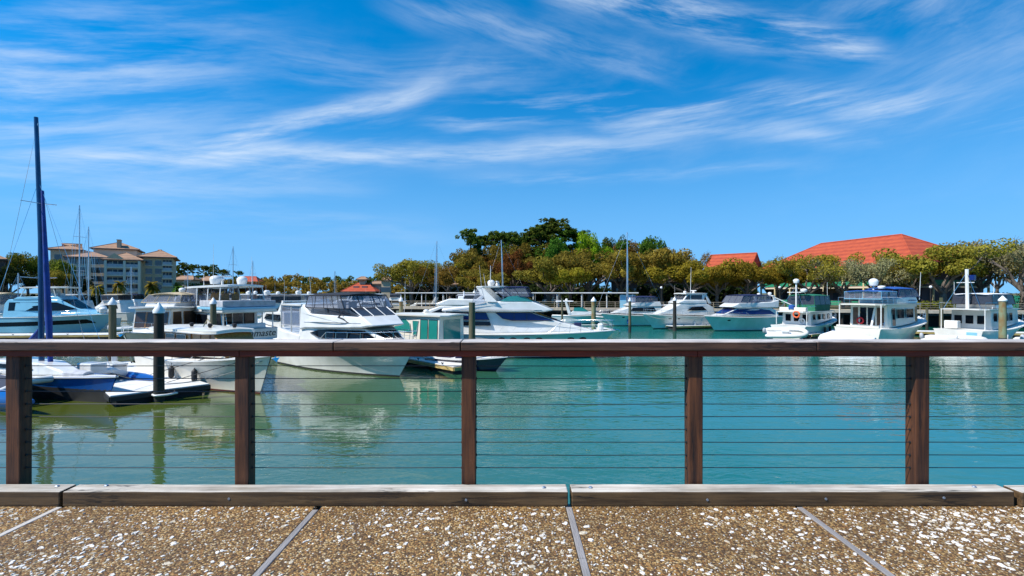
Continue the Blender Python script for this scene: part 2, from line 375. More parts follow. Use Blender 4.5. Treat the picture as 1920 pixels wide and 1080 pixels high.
# ------------------------------------------------------------------ wood
def wood(name, side, top, axis=0, rough=0.65, grain=9.0):
    m, t, p = nm(name)
    c = t.nodes.new('ShaderNodeTexCoord'); mp = t.nodes.new('ShaderNodeMapping')
    info = t.nodes.new('ShaderNodeObjectInfo')
    sc = [grain * 2.2] * 3; sc[axis] = 0.9; mp.inputs['Scale'].default_value = sc
    t.links.new(c.outputs['Object'], mp.inputs[0])
    lo = comb(t, M(t, 'MULTIPLY', info.outputs['Random'], 17.0), 0.0, 0.0); t.links.new(lo, mp.inputs['Location'])
    g = noise(t, mp.outputs[0], 1.0, 7, 0.68, 0.7); g2 = noise(t, mp.outputs[0], 4.5, 4, 0.6)
    gg = M(t, 'ADD', M(t, 'MULTIPLY', g.outputs[0], 0.7), M(t, 'MULTIPLY', g2.outputs[0], 0.3))
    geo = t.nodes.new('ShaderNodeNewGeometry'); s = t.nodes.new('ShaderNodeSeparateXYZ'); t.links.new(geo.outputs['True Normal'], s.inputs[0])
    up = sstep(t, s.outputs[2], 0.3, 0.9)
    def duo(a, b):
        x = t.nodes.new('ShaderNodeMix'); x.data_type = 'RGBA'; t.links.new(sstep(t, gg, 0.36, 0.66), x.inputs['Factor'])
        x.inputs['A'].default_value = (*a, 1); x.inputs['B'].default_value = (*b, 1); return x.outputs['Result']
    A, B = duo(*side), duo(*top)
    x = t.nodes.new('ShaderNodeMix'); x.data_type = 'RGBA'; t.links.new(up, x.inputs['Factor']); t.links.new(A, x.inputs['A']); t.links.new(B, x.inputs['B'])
    blot = sstep(t, noise(t, c.outputs['Object'], 2.3, 4, 0.6).outputs[0], 0.3, 0.7, 0.72, 1.1)
    y = t.nodes.new('ShaderNodeMix'); y.data_type = 'RGBA'; y.blend_type = 'MULTIPLY'; y.inputs['Factor'].default_value = 1
    t.links.new(x.outputs['Result'], y.inputs['A']); t.links.new(blot, y.inputs['B'])
    # drying checks: thin dark splits that run with the grain
    mc = t.nodes.new('ShaderNodeMapping'); sc2 = [5.0] * 3; sc2[axis] = 0.35; mc.inputs['Scale'].default_value = sc2
    t.links.new(c.outputs['Object'], mc.inputs[0]); t.links.new(lo, mc.inputs['Location'])
    cr_ = M(t, 'ABSOLUTE', M(t, 'SUBTRACT', noise(t, mc.outputs[0], 1.6, 5, 0.7, 0.3).outputs[0], 0.5))
    gate = sstep(t, noise(t, c.outputs['Object'], 1.7, 3, 0.5).outputs[0], 0.45, 0.6)
    ck = M(t, 'SUBTRACT', 1.0, M(t, 'MULTIPLY', M(t, 'SUBTRACT', 1.0, sstep(t, cr_, 0.004, 0.020)), M(t, 'MULTIPLY', gate, 0.8)))
    y2 = t.nodes.new('ShaderNodeMix'); y2.data_type = 'RGBA'; y2.blend_type = 'MULTIPLY'; y2.inputs['Factor'].default_value = 1
    t.links.new(y.outputs['Result'], y2.inputs['A']); t.links.new(ck, y2.inputs['B'])
    t.links.new(y2.outputs['Result'], p.inputs['Base Color']); p.inputs['Roughness'].default_value = rough
    bp = t.nodes.new('ShaderNodeBump'); bp.inputs['Strength'].default_value = 0.55; bp.inputs['Distance'].default_value = 0.004
    t.links.new(gg, bp.inputs['Height']); t.links.new(bp.outputs[0], p.inputs['Normal'])
    return m
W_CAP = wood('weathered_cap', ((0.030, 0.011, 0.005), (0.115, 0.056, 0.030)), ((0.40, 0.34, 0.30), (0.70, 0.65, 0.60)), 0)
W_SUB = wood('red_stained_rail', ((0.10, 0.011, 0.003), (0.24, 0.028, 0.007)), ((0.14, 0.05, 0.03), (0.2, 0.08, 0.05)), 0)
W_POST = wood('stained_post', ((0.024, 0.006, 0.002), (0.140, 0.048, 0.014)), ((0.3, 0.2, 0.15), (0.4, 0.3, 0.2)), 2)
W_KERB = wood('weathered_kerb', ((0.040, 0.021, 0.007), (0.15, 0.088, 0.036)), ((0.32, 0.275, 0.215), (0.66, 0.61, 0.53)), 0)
CABLE = pm('steel_cable', (0.022, 0.022, 0.026), 0.5, 0.2)
BOLT = pm('galvanised_bolt', (0.30, 0.36, 0.44), 0.45, 0.7, var=0.3, vs=30)

# ------------------------------------------------------------------ kerb timbers, each lifted off singly
hexm = MB().lathe([(0.0145, 0), (0.0145, 0.004), (0.009, 0.009)], 6).mesh('bolt', BOLT)
nailm = MB().lathe([(0.009, 0), (0.008, 0.004)], 8).mesh('nail', BOLT)
KY0, KY1, KH = 3.247, 3.376, 0.098
def kerb(x0, x1, label, bolts, nails, slant0=0.0, slant1=0.0, z=0.0, yaw=0.0):
    cx = (x0 + x1) / 2; hl = (x1 - x0) / 2; hw = (KY1 - KY0) / 2
    root = empty('kerb_timber', (cx, (KY0 + KY1) / 2, GZ + z), yaw); tag(root, label, 'kerb timber', 'timbers of the kerb along the railing')
    mb = MB(); secs = []
    N = 14
    for i in range(N + 1):
        u = i / N; x = -hl + 2 * hl * u
        s = slant0 * (1 - u) + slant1 * u; j = lambda: rnd.uniform(-0.0018, 0.0018)
        secs.append([(x - s / 2, -hw + j(), 0), (x + s / 2, hw + j(), 0), (x + s / 2, hw + j(), KH + j()), (x - s / 2, -hw + j(), KH + j())])
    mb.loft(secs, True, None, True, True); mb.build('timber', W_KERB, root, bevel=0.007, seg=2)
    for (bx, by) in bolts: place(hexm, 'bolt', root, (bx - cx, by, KH), (0, 0, rnd.random()))
    for nx in nails: place(nailm, 'nail', root, (nx - cx, -hw, KH * rnd.uniform(.4, .6)), (R(90), 0, 0))
    return root
kx = lambda px: (px - 960) / F * 3.25
kerb(-9.4, kx(112), 'kerb timber whose end meets a slanted gap by the leftmost railing post', [(kx(86), 0.02)], [], 0, 0.0)
kerb(kx(118), kx(1065), 'longest pale weathered kerb timber with one blue bolt near its butt joint', [(kx(178), .03), (kx(1021), 0.0)], [kx(874), kx(430)], 0.0, 0)
kerb(kx(1072), kx(1902), 'kerb timber with nail heads along its dark front face', [(kx(1110), 0.0), (kx(1846), 0.01)], [kx(1326), kx(1548), kx(1769)], 0, 0.0)
kerb(kx(1912), kx(1912) + 5.2, 'greyer kerb timber set a little askew past the slanted end joint', [], [], 0.0, 0, 0.0, R(0.25))

# ------------------------------------------------------------------ railing: posts, wires, cap boards
rail = empty('cable_railing', (0, 3.44, GZ)); tag(rail, 'brown wooden railing with square posts and horizontal steel cables along the promenade', 'railing')
PXS = [-8.09, -6.535, -4.98, -3.424, -1.854, -0.298, 1.261, 2.815, 4.37, 5.93, 7.48]
FIT = MB()
for x in PXS:
    mb = MB(); hx, d = 0.0485, 0.092
    secs = []
    for k in range(9):
        z = -0.42 + (0.965 + 0.42) * k / 8; j = lambda: rnd.uniform(-0.0012, 0.0012)
        secs.append([(x - hx + j(), -0.04 + j(), z), (x + hx + j(), -0.04 + j(), z), (x + hx + j(), -0.04 + d + j(), z), (x - hx + j(), -0.04 + d + j(), z)])
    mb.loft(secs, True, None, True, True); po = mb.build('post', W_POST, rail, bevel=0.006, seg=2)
    for k in range(9):
        zc = 0.893 - k * 0.0884
        for sx in (-1, 1): FIT.tube([(x + sx * hx, 0.006, zc), (x + sx * (hx + 0.006), 0.006, zc)], 0.009, 8)
for k in range(9):
    z = 0.893 - k * 0.0884
    pts = []
    for i in range(len(PXS) - 1):
        for u in (0, 0.5):
            pts.append((PXS[i] * (1 - u) + PXS[i + 1] * u, 0.006, z - (0.004 * rnd.random() if u else 0)))
    pts.append((PXS[-1], 0.006, z))
    MB().tube(pts, 0.0029, 6).build('cable', CABLE, rail)
FIT.build('cable_fittings', RUBBER, rail)['kind'] = 'stuff'
bx = [-9.0, -5.9, -3.9, -1.2, -0.345, 2.05, 4.9, 8.2]
for i in range(len(bx) - 1):
    a, b = bx[i] + 0.0012, bx[i + 1] - 0.0012
    secs = []; N = 10; dy = rnd.uniform(-0.002, 0.002)
    for k in range(N + 1):
        x = a + (b - a) * k / N; j = lambda: rnd.uniform(-0.0012, 0.0012)
        secs.append([(x, -0.11 + dy + j(), 1.009), (x, 0.085 + dy, 1.009), (x, 0.085 + dy, 1.071 + j()), (x, -0.11 + dy + j(), 1.071 + j())])
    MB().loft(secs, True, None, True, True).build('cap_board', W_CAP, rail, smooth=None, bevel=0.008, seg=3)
sbx = [-9.0, -4.98, -1.854, 1.261, 4.37, 8.2]
for i in range(len(sbx) - 1):
    MB().box(sbx[i] + 0.001, sbx[i + 1] - 0.001, -0.07, 0.066, 0.966, 1.008).build('sub_rail', W_SUB, rail, bevel=0.005)
# ------------------------------------------------------------------ boat kit
SPH = [(math.sin(R(a)), -math.cos(R(a))) for a in range(0, 181, 20)]
def torus(mb, c, Rr, r, n=16, k=6, axis='x'):
    secs = []
    for i in range(n + 1):
        t = 2 * math.pi * i / n; sec = []
        for j in range(k):
            u = 2 * math.pi * j / k; q = Rr + r * math.cos(u); a, b, h = q * math.cos(t), q * math.sin(t), r * math.sin(u)
            sec.append((c[0] + h, c[1] + a, c[2] + b) if axis == 'x' else (c[0] + a, c[1] + h, c[2] + b) if axis == 'y' else (c[0] + a, c[1] + b, c[2] + h))
        secs.append(sec)
    return mb.loft(secs, True)
def densify(poly, step=0.45):
    out = []
    for i, p in enumerate(poly):
        q = poly[(i + 1) % len(poly)]; n = max(1, int(math.hypot(q[0] - p[0], q[1] - p[1]) / step))
        for k in range(n): out.append((p[0] + (q[0] - p[0]) * k / n, p[1] + (q[1] - p[1]) * k / n))
    return out
_mesh_cache = {}
def cached(key, fn):
    if key not in _mesh_cache: _mesh_cache[key] = fn()
    return _mesh_cache[key]
def tri_cap(mb, pts, mi=0, flip=False):
    """strip-triangulate a side polygon (x, y, z) so that a gently curved side stays smooth"""
    o = len(mb.v); mb.v += [tuple(p) for p in pts]; f = tuple(range(o, o + len(pts)))
    mb.f.append(f[::-1] if flip else f); mb.m.append(mi)
class Boat:
    def __init__(s, name, label, cat, group, L, B, fs, fb, rake=1.4, sag=0.1, stern=0.92, wlw=0.86, hull=None, bottom=None, boot=0.10,
                 loc=(0, 0, 0), head=0.0, deck=None, detail=True, pe=2.4, tm=0.42, transom_rake=0.0, stripe=None, rub=None):
        s.root = empty(name, loc, head); tag(s.root, label, cat, group); s.L, s.B, s.fs, s.fb, s.sag, s.rake = L, B, fs, fb, sag, rake
        s.stern, s.tm, s.pe, s.det = stern, tm, pe, detail
        hull = hull or WHITE; bottom = bottom or BLACKP
        N = 22; secs = []; strip = {}
        for i in range(N + 1):
            t = (i / N); t = t if t < 0.5 else 0.5 + 0.5 * (1 - (1 - (t - 0.5) * 2) ** 1.35)
            bs, z1 = s.bs(t), s.zs(t)
            bw = B / 2 * wlw * (1 - max(0, (t - 0.22) / 0.78) ** 1.7) * (s.stern + (1 - s.stern) * min(1, t / 0.3)) + 0.01
            bw = min(bw, bs); fl = 1 + 1.3 * max(0, (t - 0.3) / 0.7)
            half = []
            for z in (-0.65 * (1 - 0.75 * t * t), -0.45 * (1 - .6 * t * t), -0.02, boot, None, None, None, None):
                k = len(half)
                if k == 0: half.append((s.hx(t, -0.3), 0.0, z))
                elif k == 1: half.append((s.hx(t, -0.25), bw * 0.72, z))
                elif k == 2: half.append((s.hx(t, 0), bw, z))
                elif k == 3: q = boot / z1; half.append((s.hx(t, q), bw + (bs - bw) * q ** fl, z))
                else:
                    q = (0.3, 0.58, 0.82, 1.0)[k - 4]; half.append((s.hx(t, q), bw + (bs - bw) * q ** fl, z1 * q))
            secs.append([(x, y, z) for x, y, z in half[::-1]] + [(x, -y, z) for x, y, z in half[1:]])
        s.bwf = None
        mi = [0, 0, 0, 0, 1, 1, 1, 1, 1, 1, 0, 0, 0, 0]
        mb = MB().loft(secs, False, mi, True, False)
        if transom_rake:
            mb.v = [(x + (transom_rake * max(0, z) if x < -L / 2 + 0.6 else 0), y, z) for x, y, z in mb.v]
        s.hull = mb.build('hull', [hull, bottom], s.root, smooth=38)
        d = MB(); ds = []
        for i in range(N + 1):
            t = min(i / N, 0.995); x = -L / 2 + L * t; y = max(s.bs(t) - 0.015, 0.004); z = s.zs(t) - 0.02
            if x < -L / 2 + 0.4: x += transom_rake * z
            ds.append([(x, y, z), (x, y * 0.5, z + 0.035), (x, 0, z + 0.05), (x, -y * 0.5, z + 0.035), (x, -y, z)])
        d.loft(ds).build('deck', deck or NSKID, s.root, smooth=30)
        for sg in (1, -1):
            pts = [(-L / 2 + L * t, sg * (s.bs(t) + 0.012), s.zs(t) - 0.05) for t in [k / 18 for k in range(19)]]
            MB().tube(pts, 0.035, 6).build('rub_rail', rub or WHITE, s.root, smooth=60)
        s.stripes(stripe)
    def hx(s, t, q): return -s.L / 2 + s.L * t - s.rake * (1 - q) * t ** 2.2
    def bs(s, t):
        f = 1 - max(0.0, (t - s.tm) / (1 - s.tm)) ** s.pe
        return s.B / 2 * f * (s.stern + (1 - s.stern) * min(1, t / s.tm)) + 0.03
    def zs(s, t): return s.fs + (s.fb - s.fs) * t ** 1.8 - s.sag * math.sin(math.pi * t)
    def tx(s, x): return max(0, min(1, (x + s.L / 2) / s.L))
    def dk(s, x): return s.zs(s.tx(x))
    def hb(s, x): return s.bs(s.tx(x))
    def hull_y(s, x, z, off=0.012):
        t = s.tx(x + s.rake * (1 - z / s.dk(x)) * s.tx(x) ** 2.2)
        bs, z1 = s.bs(t), s.zs(t)
        bw = s.B / 2 * 0.86 * (1 - max(0, (t - 0.22) / 0.78) ** 1.7) * (s.stern + (1 - s.stern) * min(1, t / 0.3)) + 0.01
        bw = min(bw, bs); fl = 1 + 1.3 * max(0, (t - 0.3) / 0.7); q = max(0, min(1, z / z1))
        return bw + (bs - bw) * q ** fl + off
    def stripes(s, st):
        for (x0, x1, q0, q1, h, mat) in (st or []):
            for sg in (1, -1):
                up, lo = [], []; n = 16
                for k in range(n + 1):
                    x = x0 + (x1 - x0) * k / n; z = (q0 + (q1 - q0) * k / n) * s.dk(x); hh = h * (1 if k < n else 0.15)
                    up.append((x, sg * s.hull_y(x, z + hh), z + hh)); lo.append((x, sg * s.hull_y(x, z), z))
                MB().loft([up, lo]).build('stripe', mat, s.root)
    def ports(s, xs, z, w=0.22, h=0.09, mat=None):
        for x in xs:
            for sg in (1, -1):
                P = []; n = 12
                for k in range(n):
                    a = 2 * math.pi * k / n; xx, zz = x + w * math.cos(a), z + h * math.sin(a); P.append((xx, sg * s.hull_y(xx, zz, 0.016), zz))
                mb = MB(); tri_cap(mb, P, 0, sg < 0); mb.build('porthole', mat or DGLASS, s.root)
    # ---- superstructure
    def W(s, h, x, z):
        x0, x1, w0, w1, tum, zb, pw = h
        u = max(0.0, min(1.0, (x - x0) / (x1 - x0))); return (w0 + (w1 - w0) * u ** pw) * (1 - tum * max(0, z - zb))
    def house(s, name, poly, w0, w1, tum=0.06, mat=None, bevel=0.05, pw=2.0):
        x0, x1 = min(p[0] for p in poly), max(p[0] for p in poly); zb = min(p[1] for p in poly); h = (x0, x1, w0, w1, tum, zb, pw)
        P = densify(poly); a = [(x, s.W(h, x, z), z) for x, z in P]; b = [(x, -s.W(h, x, z), z) for x, z in P]; n = len(P)
        mb = MB(); mb.v = a + b
        mb.f = [(k, (k + 1) % n, n + (k + 1) % n, n + k) for k in range(n)] + [tuple(range(n))[::-1], tuple(range(n, 2 * n))]; mb.m = [0] * len(mb.f)
        area = sum(P[i][0] * P[(i + 1) % n][1] - P[(i + 1) % n][0] * P[i][1] for i in range(n))
        if area < 0: mb.f = [f[::-1] for f in mb.f]
        o = mb.build(name, mat or WHITE, s.root, smooth=32, bevel=bevel); o['_'] = 0; del o['_']
        s.h = h; return o
    def windows(s, h, polys, mat=None, name='window', off=0.014, frame=None, sides=(1, -1), par=None):
        for poly in polys:
            for sg in sides:
                P = densify(poly, 0.5); pts = [(x, sg * (s.W(h, x, z) + off), z) for x, z in P]; inn = [(x, sg * (s.W(h, x, z) - 0.03), z) for x, z in P]
                mb = MB(); n = len(P); tri_cap(mb, pts, 0, False); mb.v += inn
                mb.f += [(k, (k + 1) % n, n + (k + 1) % n, n + k) for k in range(n)]; mb.m += [0] * n
                o = mb.build(name, mat or DGLASS, par or s.root)
                if frame: MB().tube(pts + [pts[0]], 0.022, 5, caps=False).build('window_frame', frame, o)
    def shield(s, h, x1, z1, x2, z2, n=3, mat=None, off=0.018, gap=0.07, name='windshield', inset=0.10, frame=None):
        d = Vector((z2 - z1, 0, -(x2 - x1))).normalized()
        if d.x < 0 and x1 > x2: d = -d
        yl, yu = s.W(h, x1, z1) - inset, s.W(h, x2, z2) - inset
        for k in range(n):
            a, b = -1 + 2 * k / n, -1 + 2 * (k + 1) / n
            P = [Vector((x1, a * yl + gap / 2, z1)), Vector((x1, b * yl - gap / 2, z1)), Vector((x2, b * yu - gap / 2, z2)), Vector((x2, a * yu + gap / 2, z2))]
            mb = MB(); mb.add([p + d * off for p in P] + [p - d * 0.03 for p in P], [(0, 1, 2, 3), (0, 4, 5, 1), (1, 5, 6, 2), (2, 6, 7, 3), (3, 7, 4, 0)])
            o = mb.build(name, mat or DGLASS, s.root)
            if frame:
                q = [p + d * off for p in P]; MB().tube(q + [q[0]], 0.025, 5, caps=False).build('window_frame', frame, o)
    def slab(s, name, x0, x1, w0, w1, z, th=0.08, crown=0.08, mat=None, round_=0.35, par=None, slope=0.0):
        """roof, hardtop or canvas top: a thin crowned plate with rounded ends"""
        N, K = 14, 9; top, bot = [], []
        for i in range(N + 1):
            u = i / N; x = x0 + (x1 - x0) * u; w = w0 + (w1 - w0) * u
            e = min(u, 1 - u) * (x1 - x0) / max(round_, 1e-3)
            if e < 1: w *= 0.72 + 0.28 * math.sqrt(max(0, 1 - (1 - e) ** 2))
            row, rb = [], []
            for k in range(K):
                v = -1 + 2 * k / (K - 1); zz = z + slope * (x - x0) + crown * (1 - v * v) * (0.6 + 0.4 * math.sin(math.pi * u))
                row.append((x, w * v, zz + th)); rb.append((x, w * v * 0.99, zz))
            top.append(row); bot.append(rb)
        mb = MB(); mb.loft([t + b[::-1] for t, b in zip(top, bot)], True, None, True, True)
        return mb.build(name, mat or WHITE, par or s.root, smooth=40)
    def curtain(s, name, pts_lo, pts_hi, mat, rim=None, par=None, mull=0.03):
        """an enclosure panel strip between two polylines, one part per bay, with a canvas rim"""
        for k in range(len(pts_lo) - 1):
            a, b, c, d = [Vector(p) for p in (pts_lo[k], pts_lo[k + 1], pts_hi[k + 1], pts_hi[k])]
            o = MB().add([a, b, c, d], [(0, 1, 2, 3)]).build(name, mat, par or s.root)
            if rim: MB().tube([a, b, c, d, a], mull, 4, caps=False).build('rim', rim, o)
    def enclosure(s, x0, x1, w, z0, z1, mat=None, rim=None, xr=None, wr=None, bays=3, front=True, back=False, sides=True):
        """clear curtains round a flybridge: x0..x1 at the coaming, xr = (aft, fwd) at the roof"""
        mat = mat or CLEAR; rx0, rx1 = xr or (x0, x1); wr = wr or w
        for sg in (1, -1):
            if sides:
                lo = [(x0 + (x1 - x0) * k / bays, sg * w, z0) for k in range(bays + 1)]; hi = [(rx0 + (rx1 - rx0) * k / bays, sg * wr, z1) for k in range(bays + 1)]
                s.curtain('curtain', lo, hi, mat, rim)
        if front:
            s.curtain('curtain', [(x1 + 0.02, w * v, z0) for v in (-1, -.33, .33, 1)], [(rx1 + 0.02, wr * v, z1) for v in (-1, -.33, .33, 1)], mat, rim)
        if back: s.curtain('curtain', [(x0 - 0.02, w * v, z0) for v in (-1, 0, 1)], [(rx0 - 0.02, wr * v, z1) for v in (-1, 0, 1)], mat, rim)
    def rail(s, x0, x1, h=0.62, n=6, lean=0.06, mat=None, r=0.016, mid=True, pulpit=True, name='bow_rail'):
        mat = mat or CHROME
        for sg in (1, -1):
            pts, lo = [], []
            for k in range(n * 2 + 1):
                x = x0 + (x1 - x0) * k / (n * 2); y = max(s.hb(x) - 0.10, 0.05); hh = h * min(1, k / 2 + 0.05)
                pts.append((x + lean * hh, sg * y, s.dk(x) + hh))
                if mid and k >= 2: lo.append((x + lean * hh * .5, sg * y, s.dk(x) + hh * 0.5))
            if pulpit: pts.append((x1 + 0.25, 0, s.dk(x1) + h + 0.03))
            o = MB().tube(pts, r, 6).build(name, mat, s.root, smooth=60)
            if mid and s.det: MB().tube(lo, r * 0.6, 5).build('mid_rail', mat, o)
            for k in range(2, n * 2 + 1, 2):
                x = x0 + (x1 - x0) * k / (n * 2); y = max(s.hb(x) - 0.10, 0.05)
                MB().tube([(x, sg * y, s.dk(x) - 0.02), (x + lean * h, sg * y, s.dk(x) + h)], r * 0.9, 5).build('stanchion', mat, o)
    def post(s, name, a, b, r=0.025, mat=None): return MB().tube([a, b], r, 6).build(name, mat or CHROME, s.root, smooth=60)
    def dome(s, x, y, z, r=0.26, mat=None, name='radar_dome', flat=1.0):
        m = cached(('dome', round(r, 2), flat, (mat or WHITE).name), lambda: MB().lathe([(r * 0.8, 0)] + [(r * math.cos(R(a)), r * flat * (0.75 + math.sin(R(a)) * 0.75)) for a in range(0, 90, 15)] + [(0.02, r * flat * 1.5)], 12).mesh('radar_dome', mat or WHITE, 60))
        return place(m, name, s.root, (x, y, z))
    def antenna(s, x, y, z, h=2.2, lean=-0.15, r=0.014, mat=None):
        return MB().tube([(x, y, z), (x + lean * h, y, z + h)], [r * 1.3, r * 0.6], 5).build('antenna', mat or WHITE, s.root)
    def radar(s, x, y, z, w=1.2):
        o = MB().lathe([(0.16, 0), (0.18, 0.1), (0.12, 0.2), (0.04, 0.24)], 10).build('radar_pedestal', WHITE, s.root, loc=(x, y, z), smooth=40)
        MB().box(-0.07, 0.07, -w / 2, w / 2, 0.24, 0.36).build('radar_bar', WHITE, o, bevel=0.03); return o
    def fender(s, x, sg, z=None, r=0.13, L=0.62, mat=None):
        m = cached(('fender', r, L, (mat or WHITE).name), lambda: MB().lathe([(0.03, -0.02)] + [(r * math.sin(R(a)), r - r * math.cos(R(a))) for a in (30, 60, 90)] + [(r * math.sin(R(a)), L - r - r * math.cos(R(a))) for a in (90, 120, 150)] + [(0.03, L + 0.02)], 10).mesh('fender', mat or WHITE, 60))
        z = 0.35 if z is None else z; y = sg * (s.hull_y(x, z + L * .7) + r)
        o = place(m, 'fender', s.root, (x, y, z)); MB().tube([(0, 0, L), (0, -sg * 0.05, s.dk(x) - z + 0.25)], 0.012, 5).build('fender_line', RUBBER, o); return o
    def ring(s, x, y, z, axis='y', mat=None, r=0.3):
        return torus(MB(), (0, 0, 0), r, r * 0.26, 16, 7, axis).build('life_ring', mat or ORANGE, s.root, smooth=60, loc=(x, y, z))
    def platform(s, d=0.9, z=0.32, mat=None):
        x = -s.L / 2; w = s.B / 2 * s.stern * 0.93
        return MB().box(x - d, x + 0.02, -w, w, z - 0.09, z).build('swim_platform', mat or WHITE, s.root, bevel=0.04)
    def anchor(s, x=None, z=None):
        x = s.L / 2 if x is None else x; z = s.dk(x) if z is None else z
        mb = MB(); mb.tube([(x - 0.5, 0, z + 0.06), (x + 0.28, 0, z + 0.02), (x + 0.38, 0, z - 0.25)], 0.035, 5)
        mb.add([(x + 0.36, -0.2, z - 0.1), (x + 0.36, 0.2, z - 0.1), (x + 0.12, 0, z - 0.42), (x + 0.42, 0, z - 0.3)], [(0, 1, 3), (0, 3, 2), (1, 2, 3), (0, 2, 1)])
        return mb.build('anchor', CHROME, s.root)
    def flag(s, x, y, z, h=1.1, mat=None, m2=None, drape=0.5):
        o = MB().tube([(x, y, z), (x - 0.25, y, z + h)], 0.014, 5).build('flag_staff', WHITE, s.root); rows = []
        for i in range(7):
            u = i / 6; rows.append([(x - 0.25 - u * 0.34 + 0.1 * v, y + 0.05 * math.sin(u * 8 + v * 3), z + h - v * 0.45 - u * drape) for v in (0, .25, .5, .75, 1)])
        f = MB(); f.loft(rows, False, [0, 1, 0, 1]); f.build('flag', [mat or REDF, m2 or WHTC], o); return o
    def slats(s, name, x, y0, y1, z, n, mat=None): pass
    def ladder(s, x, y, z0, z1, lean=0.3):
        for dy in (-0.17, 0.17): MB().tube([(x, y + dy, z0), (x + lean, y + dy, z1)], 0.018, 5).build('ladder_rail', CHROME, s.root)
        n = int((z1 - z0) / 0.3)
        for k in range(1, n): u = k / n; MB().box(-0.04, 0.04, -0.17, 0.17, -0.015, 0.015).build('rung', WHITE, s.root, loc=(x + lean * u, y, z0 + (z1 - z0) * u))
def from_wl(stern, bow, over=1.0):
    """hull centre and heading from the two ends of a waterline seen on the water"""
    a, b = Vector((stern[0], stern[1], 0)), Vector((bow[0], bow[1], 0)); d = (b - a); L = d.length; d.normalize()
    c = a + d * ((L + over) / 2); return (c.x, c.y, 0), math.atan2(d.y, d.x), L + over
def text_mesh(txt, size, mat, ext=0.006):
    cu = bpy.data.curves.new('txt', 'FONT'); cu.body = txt; cu.size = size; cu.extrude = ext; cu.align_x = 'CENTER'; cu.align_y = 'CENTER'; cu.shear = 0.25
    o = bpy.data.objects.new('txt', cu); COL.objects.link(o); bpy.context.view_layer.update()
    me = bpy.data.meshes.new_from_object(o.evaluated_get(bpy.context.evaluated_depsgraph_get())); COL.objects.unlink(o); bpy.data.objects.remove(o)
    me.materials.clear(); me.materials.append(mat); return me
# ------------------------------------------------------------------ boats
G_LEFT, G_RIGHT, G_FAR = 'motor boats in the slips along the near dock', 'motor boats moored under the far boardwalk', 'boats moored far down the harbour'
def arch(b, xl, zl, xh, zh, w, wl=0.55, wh=0.32, th=0.10, mat=None, wt_=None):
    wt_ = wt_ or w * 0.92
    for sg in (1, -1):
        a = [(xl - wl / 2, sg * w, zl), (xl + wl / 2, sg * w, zl), (xh + wh / 2, sg * wt_, zh), (xh - wh / 2, sg * wt_, zh)]
        mb = MB().add(a + [(x, y - sg * th, z) for x, y, z in a], [(0, 1, 2, 3), (7, 6, 5, 4), (0, 4, 5, 1), (1, 5, 6, 2), (2, 6, 7, 3), (3, 7, 4, 0)])
        mb.build('arch_leg', mat or WHITE, b.root, bevel=0.03)
    MB().box(xh - wh / 2 - .02, xh + wh / 2 + .02, -wt_ - .01, wt_ + .01, zh - 0.02, zh + 0.12).build('arch_top', mat or WHITE, b.root, bevel=0.05)
def seats(b, x, z, n=2, mat=None):
    for k in range(n):
        y = (k - (n - 1) / 2) * 0.8
        o = MB().box(x - 0.28, x + 0.28, y - 0.3, y + 0.3, z, z + 0.45).build('helm_seat', mat or WHTC, b.root, bevel=0.06)
        MB().box(x - 0.36, x - 0.24, y - 0.3, y + 0.3, z + 0.4, z + 0.95).build('seat_back', mat or WHTC, o, bevel=0.05)

# --- big white flybridge yacht, broadside
b = Boat('motor_yacht', 'large white flybridge motor yacht with dark blue windows and four chrome portholes', 'motor yacht', G_LEFT, 14.8, 4.5, 1.85, 2.08, rake=1.9, sag=0.05,
         loc=(0.5, 38.6, 0), head=R(-7), stripe=[(-6.8, 1.5, .98, .93, .05, NVYC), (-6.8, 4.6, .72, .72, .022, GRYC)], pe=2.6)
b.house('cabin', [(-6.2, 1.75), (6.0, 1.98), (5.0, 2.28), (3.2, 2.72), (1.0, 3.46), (-5.3, 3.46), (-5.9, 2.4)], 1.85, 0.55, 0.08, bevel=0.08); h = b.h
b.windows(h, [[(-5.0, 2.86), (-2.05, 2.86), (-2.3, 3.4), (-5.0, 3.4)]], BGLASS, frame=RUBBER)
b.windows(h, [[(-4.8, 2.44), (-1.9, 2.44), (-2.0, 2.74), (-4.8, 2.74)]], DGLASS, frame=None)
b.windows(h, [[(-1.55, 3.4), (-1.05, 2.98), (-0.3, 2.82), (2.75, 2.82), (1.0, 3.4)]], BGLASS, frame=RUBBER)
b.shield(h, 3.0, 2.80, 1.15, 3.41, 3, BGLASS)
b.windows(h, [[(x, 2.86), (x + 0.045, 2.86), (x + 0.045, 3.37), (x, 3.37)] for x in (-3.9, -0.2, 0.75)], RUBBER, 'window_mullion', off=0.022)
b.house('flybridge', [(-5.6, 3.47), (2.1, 3.47), (2.75, 3.6), (1.2, 4.26), (-2.2, 4.26), (-3.0, 4.0), (-5.6, 3.7)], 1.98, 1.25, 0.05, bevel=0.09); hf = b.h
b.windows(hf, [[(-4.8, 3.60), (1.9, 3.60), (1.9, 3.63), (-4.8, 3.63)]], GRYC, 'moulding_line')
b.shield(hf, 1.25, 4.25, 0.25, 4.72, 3, PLEX, gap=0.05); b.windows(hf, [[(-1.2, 4.27), (1.15, 4.27), (0.3, 4.7), (-0.6, 4.62)]], PLEX, 'wind_deflector')
arch(b, -1.75, 4.2, -2.75, 5.28, 1.85, 0.8, 0.5)
b.slab('hardtop', -3.0, -0.9, 1.72, 1.6, 5.3, 0.09, 0.06); b.slab('bimini_canvas', -0.95, 0.75, 1.6, 1.5, 5.28, 0.05, 0.07, NVYC)
b.enclosure(-1.0, 1.0, 1.55, 4.62, 5.28, CLEAR, NVYC, xr=(-1.9, 0.65), wr=1.5, bays=3, back=False)
